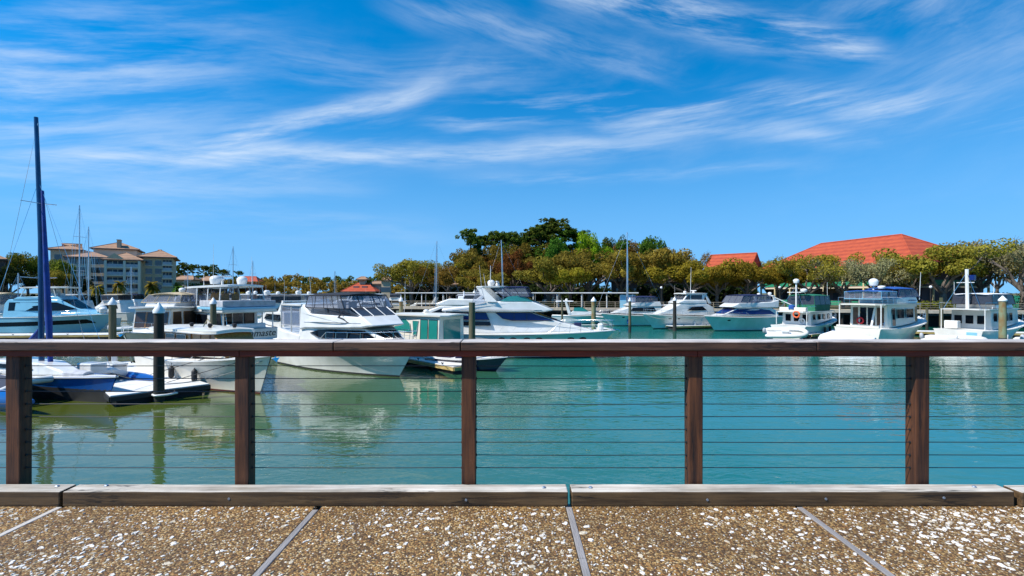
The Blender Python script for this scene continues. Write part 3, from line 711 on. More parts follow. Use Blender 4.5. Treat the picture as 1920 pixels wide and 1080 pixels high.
b.curtain('curtain', [(-3.4, -1.9, 3.9), (-2.3, -1.85, 4.2)], [(-2.9, -1.7, 5.2), (-2.6, -1.7, 5.25)], CLEAR, GRYC)
b.dome(-2.2, 0.3, 5.47, 0.3); b.radar(-1.6, -0.3, 5.45, 1.0); b.antenna(-2.1, -0.6, 5.4, 1.6, 0.0, 0.03); b.antenna(-2.8, 1.2, 5.35, 1.1)
b.ports([-1.0, -0.15, 0.85, 1.75], 1.50, 0.24, 0.11); b.ports([4.05, 4.95], 1.47, 0.26, 0.12)
b.rail(2.4, 7.1, 0.75, 6, 0.15); b.anchor(); seats(b, -0.4, 4.0, 2); b.platform(1.0)
for k in range(6): b.post('deck_line', (-1.2 + k * 0.95, -b.W(h, -1.2 + k * .95, 2.1) - 0.02, 2.05), (-0.95 + k * .95, -b.W(h, -1.0 + k * .95, 2.5) - 0.01, 2.42 - 0.05 * k), 0.012, GRYC)
MB().box(-0.1, 0.45, -0.5, 0.5, 0, 0.35).build('deck_box', NVYC, b.root, loc=(4.4, 0, 2.3), bevel=0.05)
MB().box(-0.2, 0.2, -0.35, 0.35, 0, 0.5).build('windlass_cover', WHTC, b.root, loc=(6.3, 0, 2.05), bevel=0.08)

# --- white cruiser with black canvas
loc, hd, L = from_wl((-15.3, 36.0), (-6.5, 28.8), 1.5)
b = Boat('flybridge_cruiser', 'white aft-cabin cruiser with black canvas over its flybridge and wedge of dark glass', 'cabin cruiser', G_LEFT, L, 4.3, 1.75, 2.02, rake=1.6, sag=0.04,
         loc=loc, head=hd, stripe=[(-6, 1.0, .80, .62, .035, DGLASS)], pe=2.7)
b.house('cabin', [(-3.2, 1.7), (5.0, 1.96), (4.9, 2.05), (3.0, 2.78), (-2.6, 2.78), (-3.2, 2.4)], 1.92, 0.55, 0.05, bevel=0.06); h = b.h
b.windows(h, [[(-1.8, 2.35), (-0.9, 2.12), (0.4, 1.99), (4.25, 2.02), (3.0, 2.66), (0.2, 2.62), (-1.0, 2.55)]], DGLASS, frame=RUBBER)
b.windows(h, [[(x, 2.02), (x + 0.05, 2.02), (x + 0.05, 2.6), (x, 2.6)] for x in (0.5, 1.7, 2.9)], BLKC, 'window_mullion', off=0.022)
b.shield(h, 4.75, 2.10, 3.1, 2.72, 3, DGLASS, gap=0.05)
b.house('flybridge', [(-2.9, 2.5), (-2.2, 2.62), (3.0, 2.82), (3.95, 2.98), (3.0, 3.52), (-1.9, 3.62), (-2.7, 4.15), (-3.05, 4.15)], 2.0, 1.2, 0.05, bevel=0.10); hf = b.h
b.windows(hf, [[(-2.4, 3.02), (3.0, 3.10), (3.0, 3.135), (-2.4, 3.055)]], GRYC, 'moulding_line')
emb = b.windows(hf, [[(1.05, 3.42), (1.30, 3.62 - .02), (1.24, 3.44), (1.6, 3.36), (1.9, 3.18), (2.1, 3.12), (1.9, 3.12), (1.75, 3.22), (1.55, 3.30)]], BLKC, 'emblem', off=0.02)
b.shield(hf, 2.95, 3.52, 1.95, 3.98, 3, SMOKE, gap=0.06); b.windows(hf, [[(-1.7, 3.62), (2.8, 3.52), (1.95, 3.92), (-1.6, 3.9)]], SMOKE, 'wind_deflector')
for y in (-1.3, -0.45, 0.45, 1.3): b.post('windscreen_mullion', (3.0, y * 0.95, 3.5), (1.95, y * 0.98, 4.0), 0.035, WHITE)
b.slab('canvas_top', -2.6, 1.45, 1.72, 1.62, 4.72, 0.05, 0.16, BLKC, 0.7)
b.enclosure(-2.5, 1.95, 1.78, 3.95, 4.72, CLEAR, BLKC, xr=(-2.3, 1.35), wr=1.68, bays=4, back=True)
for x in (-1.9, -0.2, 1.1): b.post('canopy_bow', (x + 0.35, -1.75, 3.7), (x, -1.68, 4.72), 0.03, BLKC); b.post('canopy_bow', (x + 0.35, 1.75, 3.7), (x, 1.68, 4.72), 0.03, BLKC)
b.slab('aft_hardtop', -6.0, -2.6, 1.85, 1.95, 4.05, 0.11, 0.05)
for x in (-5.8, -4.4, -3.2):
    for sg in (1, -1): b.post('hardtop_post', (x, sg * 1.75, 1.75), (x, sg * 1.75, 4.08), 0.05, WHITE)
b.enclosure(-5.8, -3.1, 1.76, 2.7, 4.02, CLEAR, GRYC, bays=2, front=False, back=True)
b.house('aft_coaming', [(-6.1, 1.7), (-3.0, 1.72), (-3.0, 2.15), (-5.3, 2.35), (-6.1, 2.55)], 1.95, 1.95, 0.02, bevel=0.08)
b.rail(-0.6, L / 2 - 0.25, 0.72, 7, 0.12); b.platform(0.7); b.anchor(); seats(b, -0.2, 3.4, 2, GRYC); b.ports([2.9], 1.35, 0.28, 0.11)
b.fender(3.2, 1); b.antenna(-2.6, -1.3, 4.3, 2.2)

# --- lobster-style boat with teal windows (bow towards the far slips)
b = Boat('lobster_boat', 'cream cabin boat with teal-tinted windows behind a piling', 'cabin boat', G_LEFT, 9.6, 3.3, 1.15, 1.75, rake=1.1, sag=0.12, hull=CREAM, loc=(-6.6, 36.0, 0), head=R(147))
b.house('cabin', [(-2.9, 1.1), (3.6, 1.6), (3.2, 1.95), (2.0, 2.1), (1.35, 3.3), (-2.9, 3.3)], 1.38, 0.7, 0.03, CREAM, bevel=0.06); h = b.h
b.windows(h, [[(1.85, 2.15), (-0.2, 2.15), (-0.05, 2.75), (0.35, 3.05), (1.4, 3.05)], [(-0.45, 1.95), (-0.75, 1.95), (-0.95, 2.95), (-0.35, 2.95)]], TGLASS, frame=WHITE)
b.windows(h, [[(-1.95, 1.5), (-2.75, 1.5), (-2.75, 3.05), (-1.95, 3.05)], [(-1.15, 1.5), (-1.85, 1.5), (-1.85, 3.05), (-1.15, 3.05)]], TGLASS, frame=RUBBER)
b.shield(h, 1.98, 2.12, 1.4, 3.1, 3, TGLASS, frame=WHITE)
MB().add([(-2.92, -0.9, 1.5), (-2.92, 0.9, 1.5), (-2.92, 0.9, 3.05), (-2.92, -0.9, 3.05)], [(3, 2, 1, 0)]).build('aft_window', TGLASS, b.root)
b.slab('roof', -3.5, 1.9, 1.5, 1.35, 3.28, 0.1, 0.1, CREAM); b.antenna(0.8, 0.9, 3.45, 2.3, -0.05); b.dome(-0.5, 0, 3.5, 0.2, flat=0.7); b.antenna(-1.6, -0.8, 3.4, 1.3, 0.1)
b.rail(1.5, 4.5, 0.6, 4); b.fender(-2.5, 1); b.fender(0.8, 1)
MB().box(-0.5, 0.5, -0.7, 0.7, 0, 0.1).build('hatch', TEAK, b.root, loc=(3.0, 0, 1.75), bevel=0.03)

# --- small navy runabout at the dock end
b = Boat('runabout', 'small navy-hulled runabout with white gunwale beside the dock end', 'runabout', None, 5.8, 2.1, 0.72, 1.0, rake=0.9, sag=0.05, hull=NAVY, loc=(-2.75, 32.0, 0), head=R(-30))
b.house('console', [(-0.6, 0.7), (0.3, 0.75), (0.1, 1.15), (-0.4, 1.2)], 0.8, 0.7, 0.05, NAVY); b.shield(b.h, 0.2, 1.1, -0.15, 1.4, 2, SMOKE)
MB().box(-2.2, -1.0, -0.75, 0.75, 0.72, 1.02).build('seat', NVYC, b.root, bevel=0.06); b.rail(0.8, 2.6, 0.3, 3, mid=False)
MB().lathe([(0.16, 0), (0.22, 0.15), (0.2, 0.5), (0.12, 0.62)], 10).build('outboard_engine', RUBBER, b.root, loc=(-2.95, 0, 0.6), smooth=50)

# --- cream displacement cruiser, tan cabin sides
loc, hd, L = from_wl((-20.8, 29.8), (-12.3, 24.1), 1.1)
b = Boat('displacement_cruiser', 'cream-hulled cruiser with tan varnished cabin sides and red bottom paint beside the white dock', 'cabin cruiser', G_LEFT, L, 3.5, 1.5, 1.95, rake=1.0, sag=0.16, hull=CREAM, bottom=REDP, boot=0.09,
         loc=loc, head=hd, pe=2.2)
b.house('cabin', [(-3.9, 1.45), (3.2, 1.75), (2.8, 2.2), (2.1, 2.86), (-3.9, 2.86)], 1.30, 0.85, 0.03, TEAK, bevel=0.03); h = b.h
b.windows(h, [[(x, 2.25), (x + 0.95, 2.25), (x + 0.95, 2.7), (x, 2.7)] for x in (-3.6, -2.45, -1.3)], BRGLASS, frame=WHITE)
b.windows(h, [[(x, 2.2), (x + 0.06, 2.2), (x + 0.06, 2.8), (x, 2.8)] for x in (0.1, 1.0, 1.8)], INTB, 'cabin_batten')
b.windows(h, [[(-3.9, 1.5), (3.1, 1.72), (2.8, 2.1), (-3.9, 2.08)]], CREAM, 'cabin_base')
b.slab('roof', -4.4, 2.3, 1.55, 1.25, 2.86, 0.13, 0.1, CREAM, 0.6); b.slab('roof_rim', -4.45, 2.35, 1.6, 1.3, 2.83, 0.05, 0.1, WHITE, 0.6)
for x, y in ((-1.2, -.5), (0.6, -.4), (1.7, .3)): MB().lathe([(0.07, 0), (0.12, 0.12), (0.1, 0.2), (0.05, 0.22)], 8).build('vent', BLKC, b.root, loc=(x, y, 3.08), smooth=50)
MB().tube([(-0.6, -0.2, 3.05), (-0.3, -0.1, 3.5), (0.1, 0, 3.05)], 0.03, 5).build('deck_hoist', TANC, b.root)
b.rail(1.0, L / 2 - 0.3, 0.55, 5); b.anchor(); b.fender(1.2, -1, 0.45, mat=RUBBER); b.fender(-0.6, -1, 0.5, mat=RUBBER)
b.post('mooring_line', (2.3, -1.35, 1.7), (-1.5, -2.3, 0.7), 0.018, RUBBER); b.post('mooring_line', (5.0, -0.3, 1.85), (0.6, -2.4, 0.5), 0.018, RUBBER)
MB().add([(-L / 2 + .2, -0.03, -0.4), (-L / 2 + .2, 0.03, -0.4), (-L / 2 - .35, 0.03, -0.4), (-L / 2 - .35, -0.03, -0.4), (-L / 2 + .2, -0.03, 0.5), (-L / 2 + .2, 0.03, 0.5), (-L / 2 - .2, 0.03, 0.5), (-L / 2 - .2, -0.03, 0.5)],
         [(0, 1, 2, 3), (4, 7, 6, 5), (0, 4, 5, 1), (1, 5, 6, 2), (2, 6, 7, 3), (3, 7, 4, 0)]).build('rudder', REDP, b.root)

# --- sportfisher seen from astern, name on its transom
b = Boat('sportfisher', 'white hardtop sportfisher with twin domes and its name across the transom', 'sportfisher', G_LEFT, 13.0, 4.6, 2.1, 2.3, rake=1.8, sag=0.1, loc=(-25.3, 42.0, 0), head=R(145), stern=0.95)
b.house('cabin', [(-3.6, 2.0), (4.4, 2.25), (3.6, 2.5), (2.0, 3.35), (-3.6, 3.35)], 1.95, 0.6, 0.04, bevel=0.06); h = b.h
b.windows(h, [[(-3.2, 2.5), (-1.2, 2.5), (-1.2, 3.2), (-3.2, 3.2)], [(-1.0, 2.5), (1.0, 2.5), (1.0, 3.2), (-1.0, 3.2)], [(1.15, 2.5), (3.2, 2.5), (2.1, 3.2), (1.15, 3.2)]], DGLASS, frame=RUBBER)
b.shield(h, 3.55, 2.55, 2.1, 3.3, 3, DGLASS)
for y0, y1, m in ((-1.6, -0.75, DGLASS), (-0.65, 0.1, SMOKE), (0.2, 0.85, DGLASS), (0.95, 1.6, SMOKE)):
    MB().box(-3.64, -3.60, y0, y1, 2.1, 3.25).build('aft_door_pane', m, b.root)
b.house('flybridge', [(-6.2, 3.36), (3.0, 3.36), (3.4, 3.5), (2.4, 3.9), (-1.0, 3.86), (-6.2, 3.72)], 2.12, 1.3, 0.03, bevel=0.08); hf = b.h
MB().box(-6.22, -2.2, -2.16, 2.16, 3.60, 3.80).build('blue_band', SKYB, b.root, bevel=0.04)
MB().box(-6.1, -2.3, -2.05, 2.05, 3.81, 4.30).build('fly_weather_cloth', GRYC, b.root, bevel=0.05)
for x in (-4.9, -3.3):
    for sg in (1, -1): b.post('overhang_post', (x - 1.0, sg * 1.9, 2.0), (x - 1.0, sg * 1.9, 3.38), 0.05, WHITE)
b.slab('hardtop', -5.4, 2.2, 1.85, 1.6, 5.36, 0.14, 0.12, WHITE, 1.2, slope=-0.015)
for x0, x1 in ((-5.0, -4.8), (-3.0, -2.8), (-1.2, -0.9), (1.7, 1.0)):
    for sg in (1, -1): b.post('hardtop_strut', (x0, sg * 1.8, 3.8), (x1, sg * 1.6, 5.4), 0.045, BLKC if x0 > 0 else WHITE)
b.enclosure(-0.8, 2.0, 1.8, 3.9, 5.34, CLEAR, GRYC, xr=(-0.8, 1.4), wr=1.6, bays=2)
seats(b, -1.8, 3.9, 3, TEAK); MB().box(-0.9, -0.2, -0.8, 0.8, 3.9, 4.7).build('helm_console', WHITE, b.root, bevel=0.1)
for y in (-1.1, 1.0): b.dome(-2.6, y, 5.6, 0.42, flat=1.1)
b.radar(-1.6, 0, 5.95, 1.4); b.post('radar_mast', (-1.6, 0, 5.5), (-1.6, 0, 6.0), 0.1, WHITE); b.antenna(-3.4, 1.5, 5.5, 3.2, 0); b.antenna(-3.4, -1.5, 5.5, 2.4, 0)
NAME = text_mesh('namaste', 0.74, BLKC); place(NAME, 'name_lettering', b.root, (-6.52, -0.55, 1.74), (R(90), 0, R(-90)))
MB().box(-6.53, -6.5, -1.75, 0.55, 0.75, 1.2).build('transom_band', BLUC, b.root); MB().box(-6.54, -6.5, -1.8, 0.6, 1.22, 1.36).build('transom_line', SKYB, b.root)
b.ladder(-4.2, 1.0, 2.0, 3.4); b.rail(1.0, 6.2, 0.7, 6); b.platform(0.8)
MB().box(-5.8, -5.2, -1.4, 1.4, 2.1, 2.5).build('tackle_box', WHITE, b.root, bevel=0.08)

# --- beige trawler, canvas flybridge, bow towards the promenade
b = Boat('trawler_yacht', 'white trawler with beige canvas flybridge enclosure and a furled red and white flag', 'trawler', G_LEFT, 11.2, 4.0, 1.7, 2.2, rake=1.0, sag=0.2, loc=(-27.2, 39.6, 0), head=R(-84), pe=2.8, tm=0.5)
b.house('cabin', [(-4.4, 1.65), (3.0, 1.95), (2.7, 2.1), (2.35, 3.7), (-4.4, 3.7)], 1.72, 1.25, 0.02, WHITE, bevel=0.05); h = b.h
b.windows(h, [[(1.25, 2.3), (2.25, 2.3), (2.15, 3.45), (1.25, 3.45)], [(-0.6, 2.3), (0.95, 2.3), (0.95, 3.45), (-0.6, 3.45)], [(-2.2, 2.3), (-0.8, 2.3), (-0.8, 3.45), (-2.2, 3.45)], [(-4.1, 2.1), (-2.5, 2.1), (-2.5, 3.45), (-4.1, 3.45)]], BRGLASS, frame=TEAK)
b.shield(h, 2.66, 2.3, 2.42, 3.45, 3, BRGLASS, frame=TEAK)
b.slab('roof', -5.4, 2.9, 2.0, 1.75, 3.72, 0.12, 0.06, WHITE, 0.5)
for x in (-5.2, -4.7):
    for sg in (1, -1): b.post('roof_post', (x, sg * 1.8, 1.7), (x, sg * 1.8, 3.74), 0.045, TEAK)
b.house('flybridge', [(-2.6, 3.86), (1.6, 3.86), (1.2, 4.2), (-2.6, 4.2)], 1.4, 1.05, 0.05, WHITE)
b.slab('canvas_top', -2.9, 1.0, 1.38, 1.15, 4.72, 0.05, 0.18, TANC, 0.9)
b.enclosure(-2.9, 1.4, 1.42, 4.15, 4.74, CLEAR, TANC, xr=(-2.6, 0.8), wr=1.2, bays=3, back=True)
b.flag(-2.6, 1.3, 4.3, 1.0); b.dome(-0.4, 0.6, 4.95, 0.24); b.antenna(-3.2, 1.0, 3.9, 2.6, 0.1); b.antenna(-2.0, 1.4, 3.9, 3.0, -0.08)
b.rail(-1.5, 5.2, 0.7, 7); b.anchor(); MB().box(5.2, 6.1, -0.25, 0.25, 2.13, 2.22).build('bow_pulpit', WHITE, b.root, bevel=0.03)
b.fender(2.0, 1, 0.6); b.fender(-1, 1, 0.6); b.ports([1.5, 2.4], 1.2, 0.16, 0.12)

# --- sleek pale-blue yacht beyond the trimaran
b = Boat('sport_yacht', 'sleek pale blue sport yacht with a long black hull window', 'motor yacht', None, 13.6, 4.3, 1.95, 2.4, rake=2.4, sag=0.0, hull=SKYB, loc=(-55.0, 61.0, 0), head=R(-4))
b.stripes([(-6.6, 4.6, .42, .55, .5, DGLASS)])
b.house('cabin', [(-6.0, 1.9), (5.2, 2.3), (2.4, 3.1), (0.6, 4.1), (-5.6, 4.1), (-6.0, 3.6)], 1.95, 0.4, 0.07, SKYB, bevel=0.1); h = b.h
b.windows(h, [[(-5.4, 2.75), (1.0, 2.75), (2.6, 2.95), (0.3, 3.75), (-5.4, 3.75)]], DGLASS); b.shield(h, 2.9, 2.95, 0.75, 4.0, 3, DGLASS)
b.house('flybridge', [(-5.0, 4.05), (0.8, 4.1), (0.2, 4.5), (-4.4, 4.4)], 1.7, 1.1, 0.05, SKYB); b.slab('hardtop', -4.6, 1.2, 1.7, 1.5, 5.45, 0.12, 0.1, CREAM, 1.0)
for x0, x1 in ((-4.2, -3.6), (-1.5, -1.5), (0.4, 0.0)):
    for sg in (1, -1): b.post('hardtop_strut', (x0, sg * 1.5, 4.4), (x1, sg * 1.4, 5.5), 0.05, WHITE)
b.rail(0.5, 6.5, 0.6, 6); b.dome(4.6, 0.2, 2.6, 0.55, name='deck_tender_cover'); b.dome(5.3, -0.3, 2.5, 0.45, name='deck_tender_cover'); seats(b, -1, 4.4, 2)

# --- the cruiser at the frame's edge behind the mast
b = Boat('cabin_cruiser', 'white cruiser with a brown bimini lying past the sleek pale blue yacht', 'cabin cruiser', None, 11.0, 3.9, 2.3, 2.5, rake=1.5, hull=WHITE, bottom=REDP, boot=0.5, loc=(-70.2, 65.0, 0), head=R(178))
b.house('cabin', [(-4.0, 2.2), (3.5, 2.5), (1.5, 3.4), (-4.0, 3.4)], 1.7, 0.6, 0.05); b.windows(b.h, [[(-3.6, 2.65), (2.2, 2.7), (1.2, 3.25), (-3.6, 3.25)]], BGLASS)
b.slab('bimini_canvas', -4.8, 0.2, 1.7, 1.6, 4.7, 0.07, 0.2, TANC, 0.9); b.enclosure(-4.8, 0.5, 1.7, 3.4, 4.7, CLEAR, TANC, bays=3, back=True); b.rail(0, 5, 0.6, 5)

# --- trimaran with tall blue mast
b = Boat('trimaran', 'blue-hulled trimaran with tall dark mast and furled blue sail beside the white dock', 'sailboat', None, 10.6, 1.7, 1.0, 1.25, rake=0.7, sag=0.05, hull=BLUEG, deck=WHITE, boot=0.6, loc=(-22.35, 23.75, 0), head=R(-21), pe=1.8, stern=0.8)  # bottom black carried up the hull side as painted shade under deck and trampoline
b.house('cabin', [(-3.4, 0.95), (2.4, 1.1), (1.8, 1.35), (0.6, 1.62), (-2.8, 1.68), (-3.4, 1.4)], 0.78, 0.3, 0.1, WHITE, bevel=0.08)
b.windows(b.h, [[(-2.6, 1.3), (0.2, 1.3), (-0.2, 1.5), (-2.4, 1.5)]], DGLASS)
b.slab('hatch_cover', 1.9, 3.3, 0.4, 0.3, 1.12, 0.12, 0.12, GRYC, 0.4)
for sg in (1, -1):
    fl = MB(); secs = []
    for i in range(13):
        t = i / 12; x = -4.1 + 8.6 * t; r = 0.34 * (1 - abs(2 * t - 0.9) ** 2.6 * 0.9) ** 0.5 if abs(2 * t - 0.9) < 1.03 else 0.06
        r = max(r, 0.05); zc = 0.35 + 0.22 * t * t
        secs.append([(x, sg * 2.55 + r * 0.8 * math.cos(2 * math.pi * k / 10), zc + r * 1.35 * math.sin(2 * math.pi * k / 10)) for k in range(10)])
    fl.loft(secs, True, None, True, True).build('float', BLUEG, b.root, smooth=50)
    for x in (-2.3, 1.9): MB().tube([(x, sg * 0.7, 1.02), (x + 0.1, sg * 1.7, 1.05), (x, sg * 2.55, 0.72)], [0.17, 0.15, 0.13], 8).build('cross_beam', WHITE, b.root, smooth=60)
    MB().add([(-2.1, sg * 0.9, 0.99), (1.75, sg * 0.9, 1.0), (1.75, sg * 2.4, 0.88), (-2.1, sg * 2.4, 0.88)], [(0, 1, 2, 3)]).build('trampoline', MESHK, b.root)
mt = MB().tube([(-0.30, 0, 1.55), (-0.36, 0, 7.5), (-0.75, 0, 13.4)], [0.115, 0.11, 0.085], 10).build('mast', MASTB, b.root, smooth=60)
for z in (5.6, 9.2):
    for sg in (1, -1): MB().tube([(-0.36, 0, z), (-0.5, sg * 0.7, z + 0.05)], 0.02, 5).build('spreader', ALU, mt)
for sg in (1, -1): MB().tube([(-0.5, sg * 0.12, 9.9), (-0.8, sg * 2.4, 0.95)], 0.008, 4).build('shroud', CHROME, mt)
MB().tube([(-0.6, 0, 13.1), (-5.0, 0, 1.4)], 0.007, 4).build('backstay', CHROME, mt); MB().tube([(-0.5, 0, 10.2), (5.0, 0, 1.35)], 0.007, 4).build('forestay', CHROME, mt)
MB().tube([(0.42, 0, 1.6), (0.28, 0, 3.6), (-0.22, 0, 9.8)], [0.10, 0.14, 0.06], 9).build('furled_sail', SAILB, b.root, smooth=60)
bo = MB().tube([(-0.45, 0, 3.1), (-1.6, 0.05, 2.2), (-4.6, 0.1, 2.1)], [0.1, 0.2, 0.14], 8).build('boom_cover', SAILB, b.root, smooth=60)
MB().tube([(-4.9, -0.8, 1.0), (-4.9, -0.8, 1.75), (-4.9, 0.8, 1.75), (-4.9, 0.8, 1.0)], 0.02, 6).build('stern_rail', CHROME, b.root)
b.ring(-4.9, -0.5, 1.9, 'x', ORANGE, 0.3); MB().lathe([(0.2, 0), (0.3, .2), (0.28, .6), (0.1, .75)], 10).build('outboard_engine', CREAM, b.root, loc=(-5.5, 0.4, 0.9), smooth=50)
MB().box(-0.55, 0.55, -0.36, 0.36, 0, 0.42).build('deck_locker', WHITE, b.root, loc=(1.55, 1.1, 1.07), bevel=0.05)

# --- cruisers under the far boardwalk, bows to the left
b = Boat('hardtop_cruiser', 'white cruiser with enclosed hardtop flybridge and a small radar mast', 'cabin cruiser', G_RIGHT, 12.2, 4.1, 1.75, 2.1, rake=1.8, loc=(23.3, 69.0, 0), head=R(200))
b.house('cabin', [(-4.6, 1.7), (4.2, 2.05), (2.6, 2.6), (0.6, 3.45), (-3.2, 3.5), (-4.4, 2.9)], 1.8, 0.6, 0.06, bevel=0.09); h = b.h
b.windows(h, [[(-3.2, 2.5), (-0.2, 2.5), (-0.9, 2.95), (-2.6, 3.0)]], DGLASS, frame=RUBBER)
b.house('flybridge', [(-3.4, 3.45), (0.9, 3.45), (1.1, 3.6), (0.3, 3.9), (-3.3, 3.9)], 1.6, 1.2, 0.05, bevel=0.08)
b.house('wheelhouse', [(-3.0, 3.9), (0.3, 3.9), (-0.4, 4.72), (-3.3, 4.72)], 1.45, 1.15, 0.06, bevel=0.05); hw = b.h
b.windows(hw, [[(-2.6, 4.0), (-0.9, 4.0), (-0.9, 4.6), (-2.7, 4.6)], [(-0.75, 4.0), (0.05, 4.0), (-0.45, 4.6), (-0.75, 4.6)]], SMOKE); b.shield(hw, 0.28, 3.98, -0.33, 4.62, 3, SMOKE)
b.slab('hardtop', -3.7, 0.2, 1.6, 1.3, 4.72, 0.12, 0.08); b.radar(-2.4, 0, 4.9, 1.1); b.antenna(-1.2, 0.8, 4.85, 3.6, -0.03, 0.03); b.dome(-1.4, -.6, 4.85, 0.22)
arch(b, -3.9, 3.4, -3.2, 4.7, 1.6, 0.5, 0.3); b.rail(0, 5.7, 0.65, 6); b.fender(-1, 1); b.fender(2, 1); b.ports([1.4, 2.6], 1.4, 0.2, 0.08); b.platform(0.8)
b = Boat('cabin_cruiser', 'white cruiser with blue wraparound windows and navy canvas beside the green-canopied trawler', 'cabin cruiser', G_RIGHT, 11.8, 4.2, 1.85, 2.0, rake=1.7, loc=(30.0, 65.2, 0), head=R(200), hull=WHITE)
b.house('cabin', [(-4.6, 1.8), (4.4, 1.98), (3.4, 2.2), (1.6, 2.9), (-3.6, 2.9), (-4.6, 2.5)], 1.85, 0.6, 0.05, bevel=0.08); h = b.h
b.windows(h, [[(-4.1, 2.1), (-3.2, 2.65), (-1.6, 2.82), (1.6, 2.82), (2.9, 2.3), (0.3, 2.12)]], BGLASS); b.shield(h, 3.4, 2.25, 1.75, 2.85, 3, BGLASS, gap=0.04)
b.house('flybridge', [(-4.6, 2.95), (2.0, 2.95), (2.6, 3.1), (1.4, 3.62), (-3.4, 3.72), (-4.8, 4.0)], 1.9, 1.15, 0.05, bevel=0.1)
b.slab('canvas_top', -3.6, 1.0, 1.6, 1.45, 4.52, 0.06, 0.12, NVYC, 0.7); b.enclosure(-3.6, 1.5, 1.65, 3.65, 4.52, CLEAR, NVYC, xr=(-3.6, 0.9), wr=1.5, bays=4, back=True)
arch(b, -4.4, 3.4, -4.1, 4.45, 1.7, 0.6, 0.35); b.dome(-4.1, 0.9, 4.6, 0.26); b.dome(-4.1, -0.9, 4.55, 0.22); b.rail(0, 5.5, 0.6, 6); b.platform(); b.ports([3.0], 1.4, 0.2, 0.09)
b = Boat('cabin_cruiser', 'white cruiser with blue canvas flybridge tied between two pilings behind the big yacht bow', 'cabin cruiser', G_RIGHT, 10.6, 3.8, 1.6, 1.9, rake=1.6, loc=(18.2, 74.5, 0), head=R(193))
b.house('cabin', [(-4.0, 1.6), (3.6, 1.9), (1.8, 2.5), (0.6, 2.9), (-3.8, 2.9)], 1.65, 0.5, 0.06); b.windows(b.h, [[(-3.0, 2.2), (1.0, 2.2), (0.6, 2.7), (-2.6, 2.75)]], DGLASS)
b.house('flybridge', [(-3.9, 2.9), (0.8, 2.9), (1.2, 3.05), (0.2, 3.45), (-3.6, 3.6)], 1.6, 1.1, 0.05); b.slab('canvas_top', -3.2, 0.0, 1.45, 1.3, 4.25, 0.06, 0.12, NVYC, 0.6)
b.enclosure(-3.2, 0.3, 1.5, 3.5, 4.25, CLEAR, NVYC, bays=3); b.rail(0, 5, 0.6, 5); b.fender(1.5, 1, mat=BLUC); b.ports([2.2], 1.3, .2, .08)
b = Boat('express_cruiser', 'low white express cruiser with radar arch moored beyond the big yacht bow rail', 'cabin cruiser', G_RIGHT, 9.2, 3.1, 1.35, 1.6, rake=1.6, loc=(11.0, 79.0, 0), head=R(-8))
b.house('cabin', [(-2.2, 1.3), (3.4, 1.55), (1.6, 1.95), (-1.2, 2.1)], 1.3, 0.4, 0.06); b.shield(b.h, 1.2, 2.0, 0.1, 2.65, 3, TGLASS); b.windows(b.h, [[(-1.2, 2.05), (1.1, 1.95), (0.1, 2.6), (-1.1, 2.55)]], TGLASS, 'wind_deflector')
arch(b, -1.8, 1.6, -2.4, 3.5, 1.35, 0.5, 0.3); b.slab('bimini_canvas', -4.0, -1.2, 1.3, 1.25, 3.5, 0.06, 0.1, WHTC); b.rail(0.5, 4.3, 0.5, 4); b.dome(-2.3, 0, 3.65, 0.22)
# motor yacht half hidden behind the big one
b = Boat('motor_yacht', 'white motor yacht with curved eyebrow windows half hidden behind the big yacht', 'motor yacht', G_LEFT, 13.0, 4.3, 1.8, 2.1, rake=1.8, loc=(-6.9, 51.5, 0), head=R(185))
b.house('cabin', [(-5.2, 1.75), (4.6, 2.1), (2.4, 2.9), (0.4, 3.6), (-4.6, 3.6)], 1.9, 0.6, 0.06, bevel=0.1); b.windows(b.h, [[(-4.2, 2.6), (-0.9, 2.6), (-1.6, 3.2), (-3.6, 3.3)], [(-0.6, 2.6), (1.9, 2.7), (0.4, 3.3), (-0.9, 3.25)]], DGLASS)
b.house('flybridge', [(-5.0, 3.6), (0.6, 3.6), (1.0, 3.8), (-0.4, 4.3), (-4.4, 4.2)], 1.8, 1.2, 0.05, bevel=0.1); arch(b, -3.2, 4.0, -4.0, 4.7, 1.7)
for y, x in ((-0.8, -3.9), (0.9, -3.9)): b.dome(x, y, 4.65, 0.42, flat=1.1)
b.radar(-3.0, 0, 4.85, 1.2); b.antenna(-3.8, 0, 4.8, 3.0, 0.1); b.rail(0, 6, 0.6, 6); b.flag(-6.0, 0.8, 2.0, 1.2); seats(b, -1.6, 4.1, 2)

# --- green canvas trawler, stern towards us
b = Boat('tug_trawler', 'white trawler with green canvas wheelhouse, short white mast and orange life ring', 'trawler', G_RIGHT, 10.8, 3.9, 1.35, 2.1, rake=1.0, sag=0.1, loc=(34.4, 57.2, 0), head=R(36), tm=0.5, pe=2.8)
b.house('cabin', [(-3.4, 1.3), (3.2, 1.85), (3.0, 2.75), (-3.4, 2.75)], 1.55, 1.1, 0.03, WHITE); h = b.h
b.windows(h, [[(x, 1.95), (x + 0.6, 1.95), (x + 0.6, 2.5), (x, 2.5)] for x in (-2.9, -1.5, -0.1, 1.3)], DGLASS, frame=RUBBER)
for y0 in (-1.2, -0.3, 0.6): MB().box(-3.44, -3.40, y0, y0 + 0.55, 1.75, 2.5).build('aft_window', DGLASS, b.root)
b.slab('upper_deck', -4.8, 3.2, 1.85, 1.5, 2.76, 0.1, 0.03, WHITE, 0.4)
b.slab('canvas_top', -2.4, 1.6, 1.45, 1.3, 4.55, 0.06, 0.16, GRNC, 0.6)
b.curtain('canvas_side', [(-2.4, -1.5, 2.88), (-0.4, -1.5, 2.88), (1.7, -1.4, 2.88)], [(-2.4, -1.5, 3.55), (-0.4, -1.5, 3.55), (1.7, -1.4, 3.55)], GRNC)
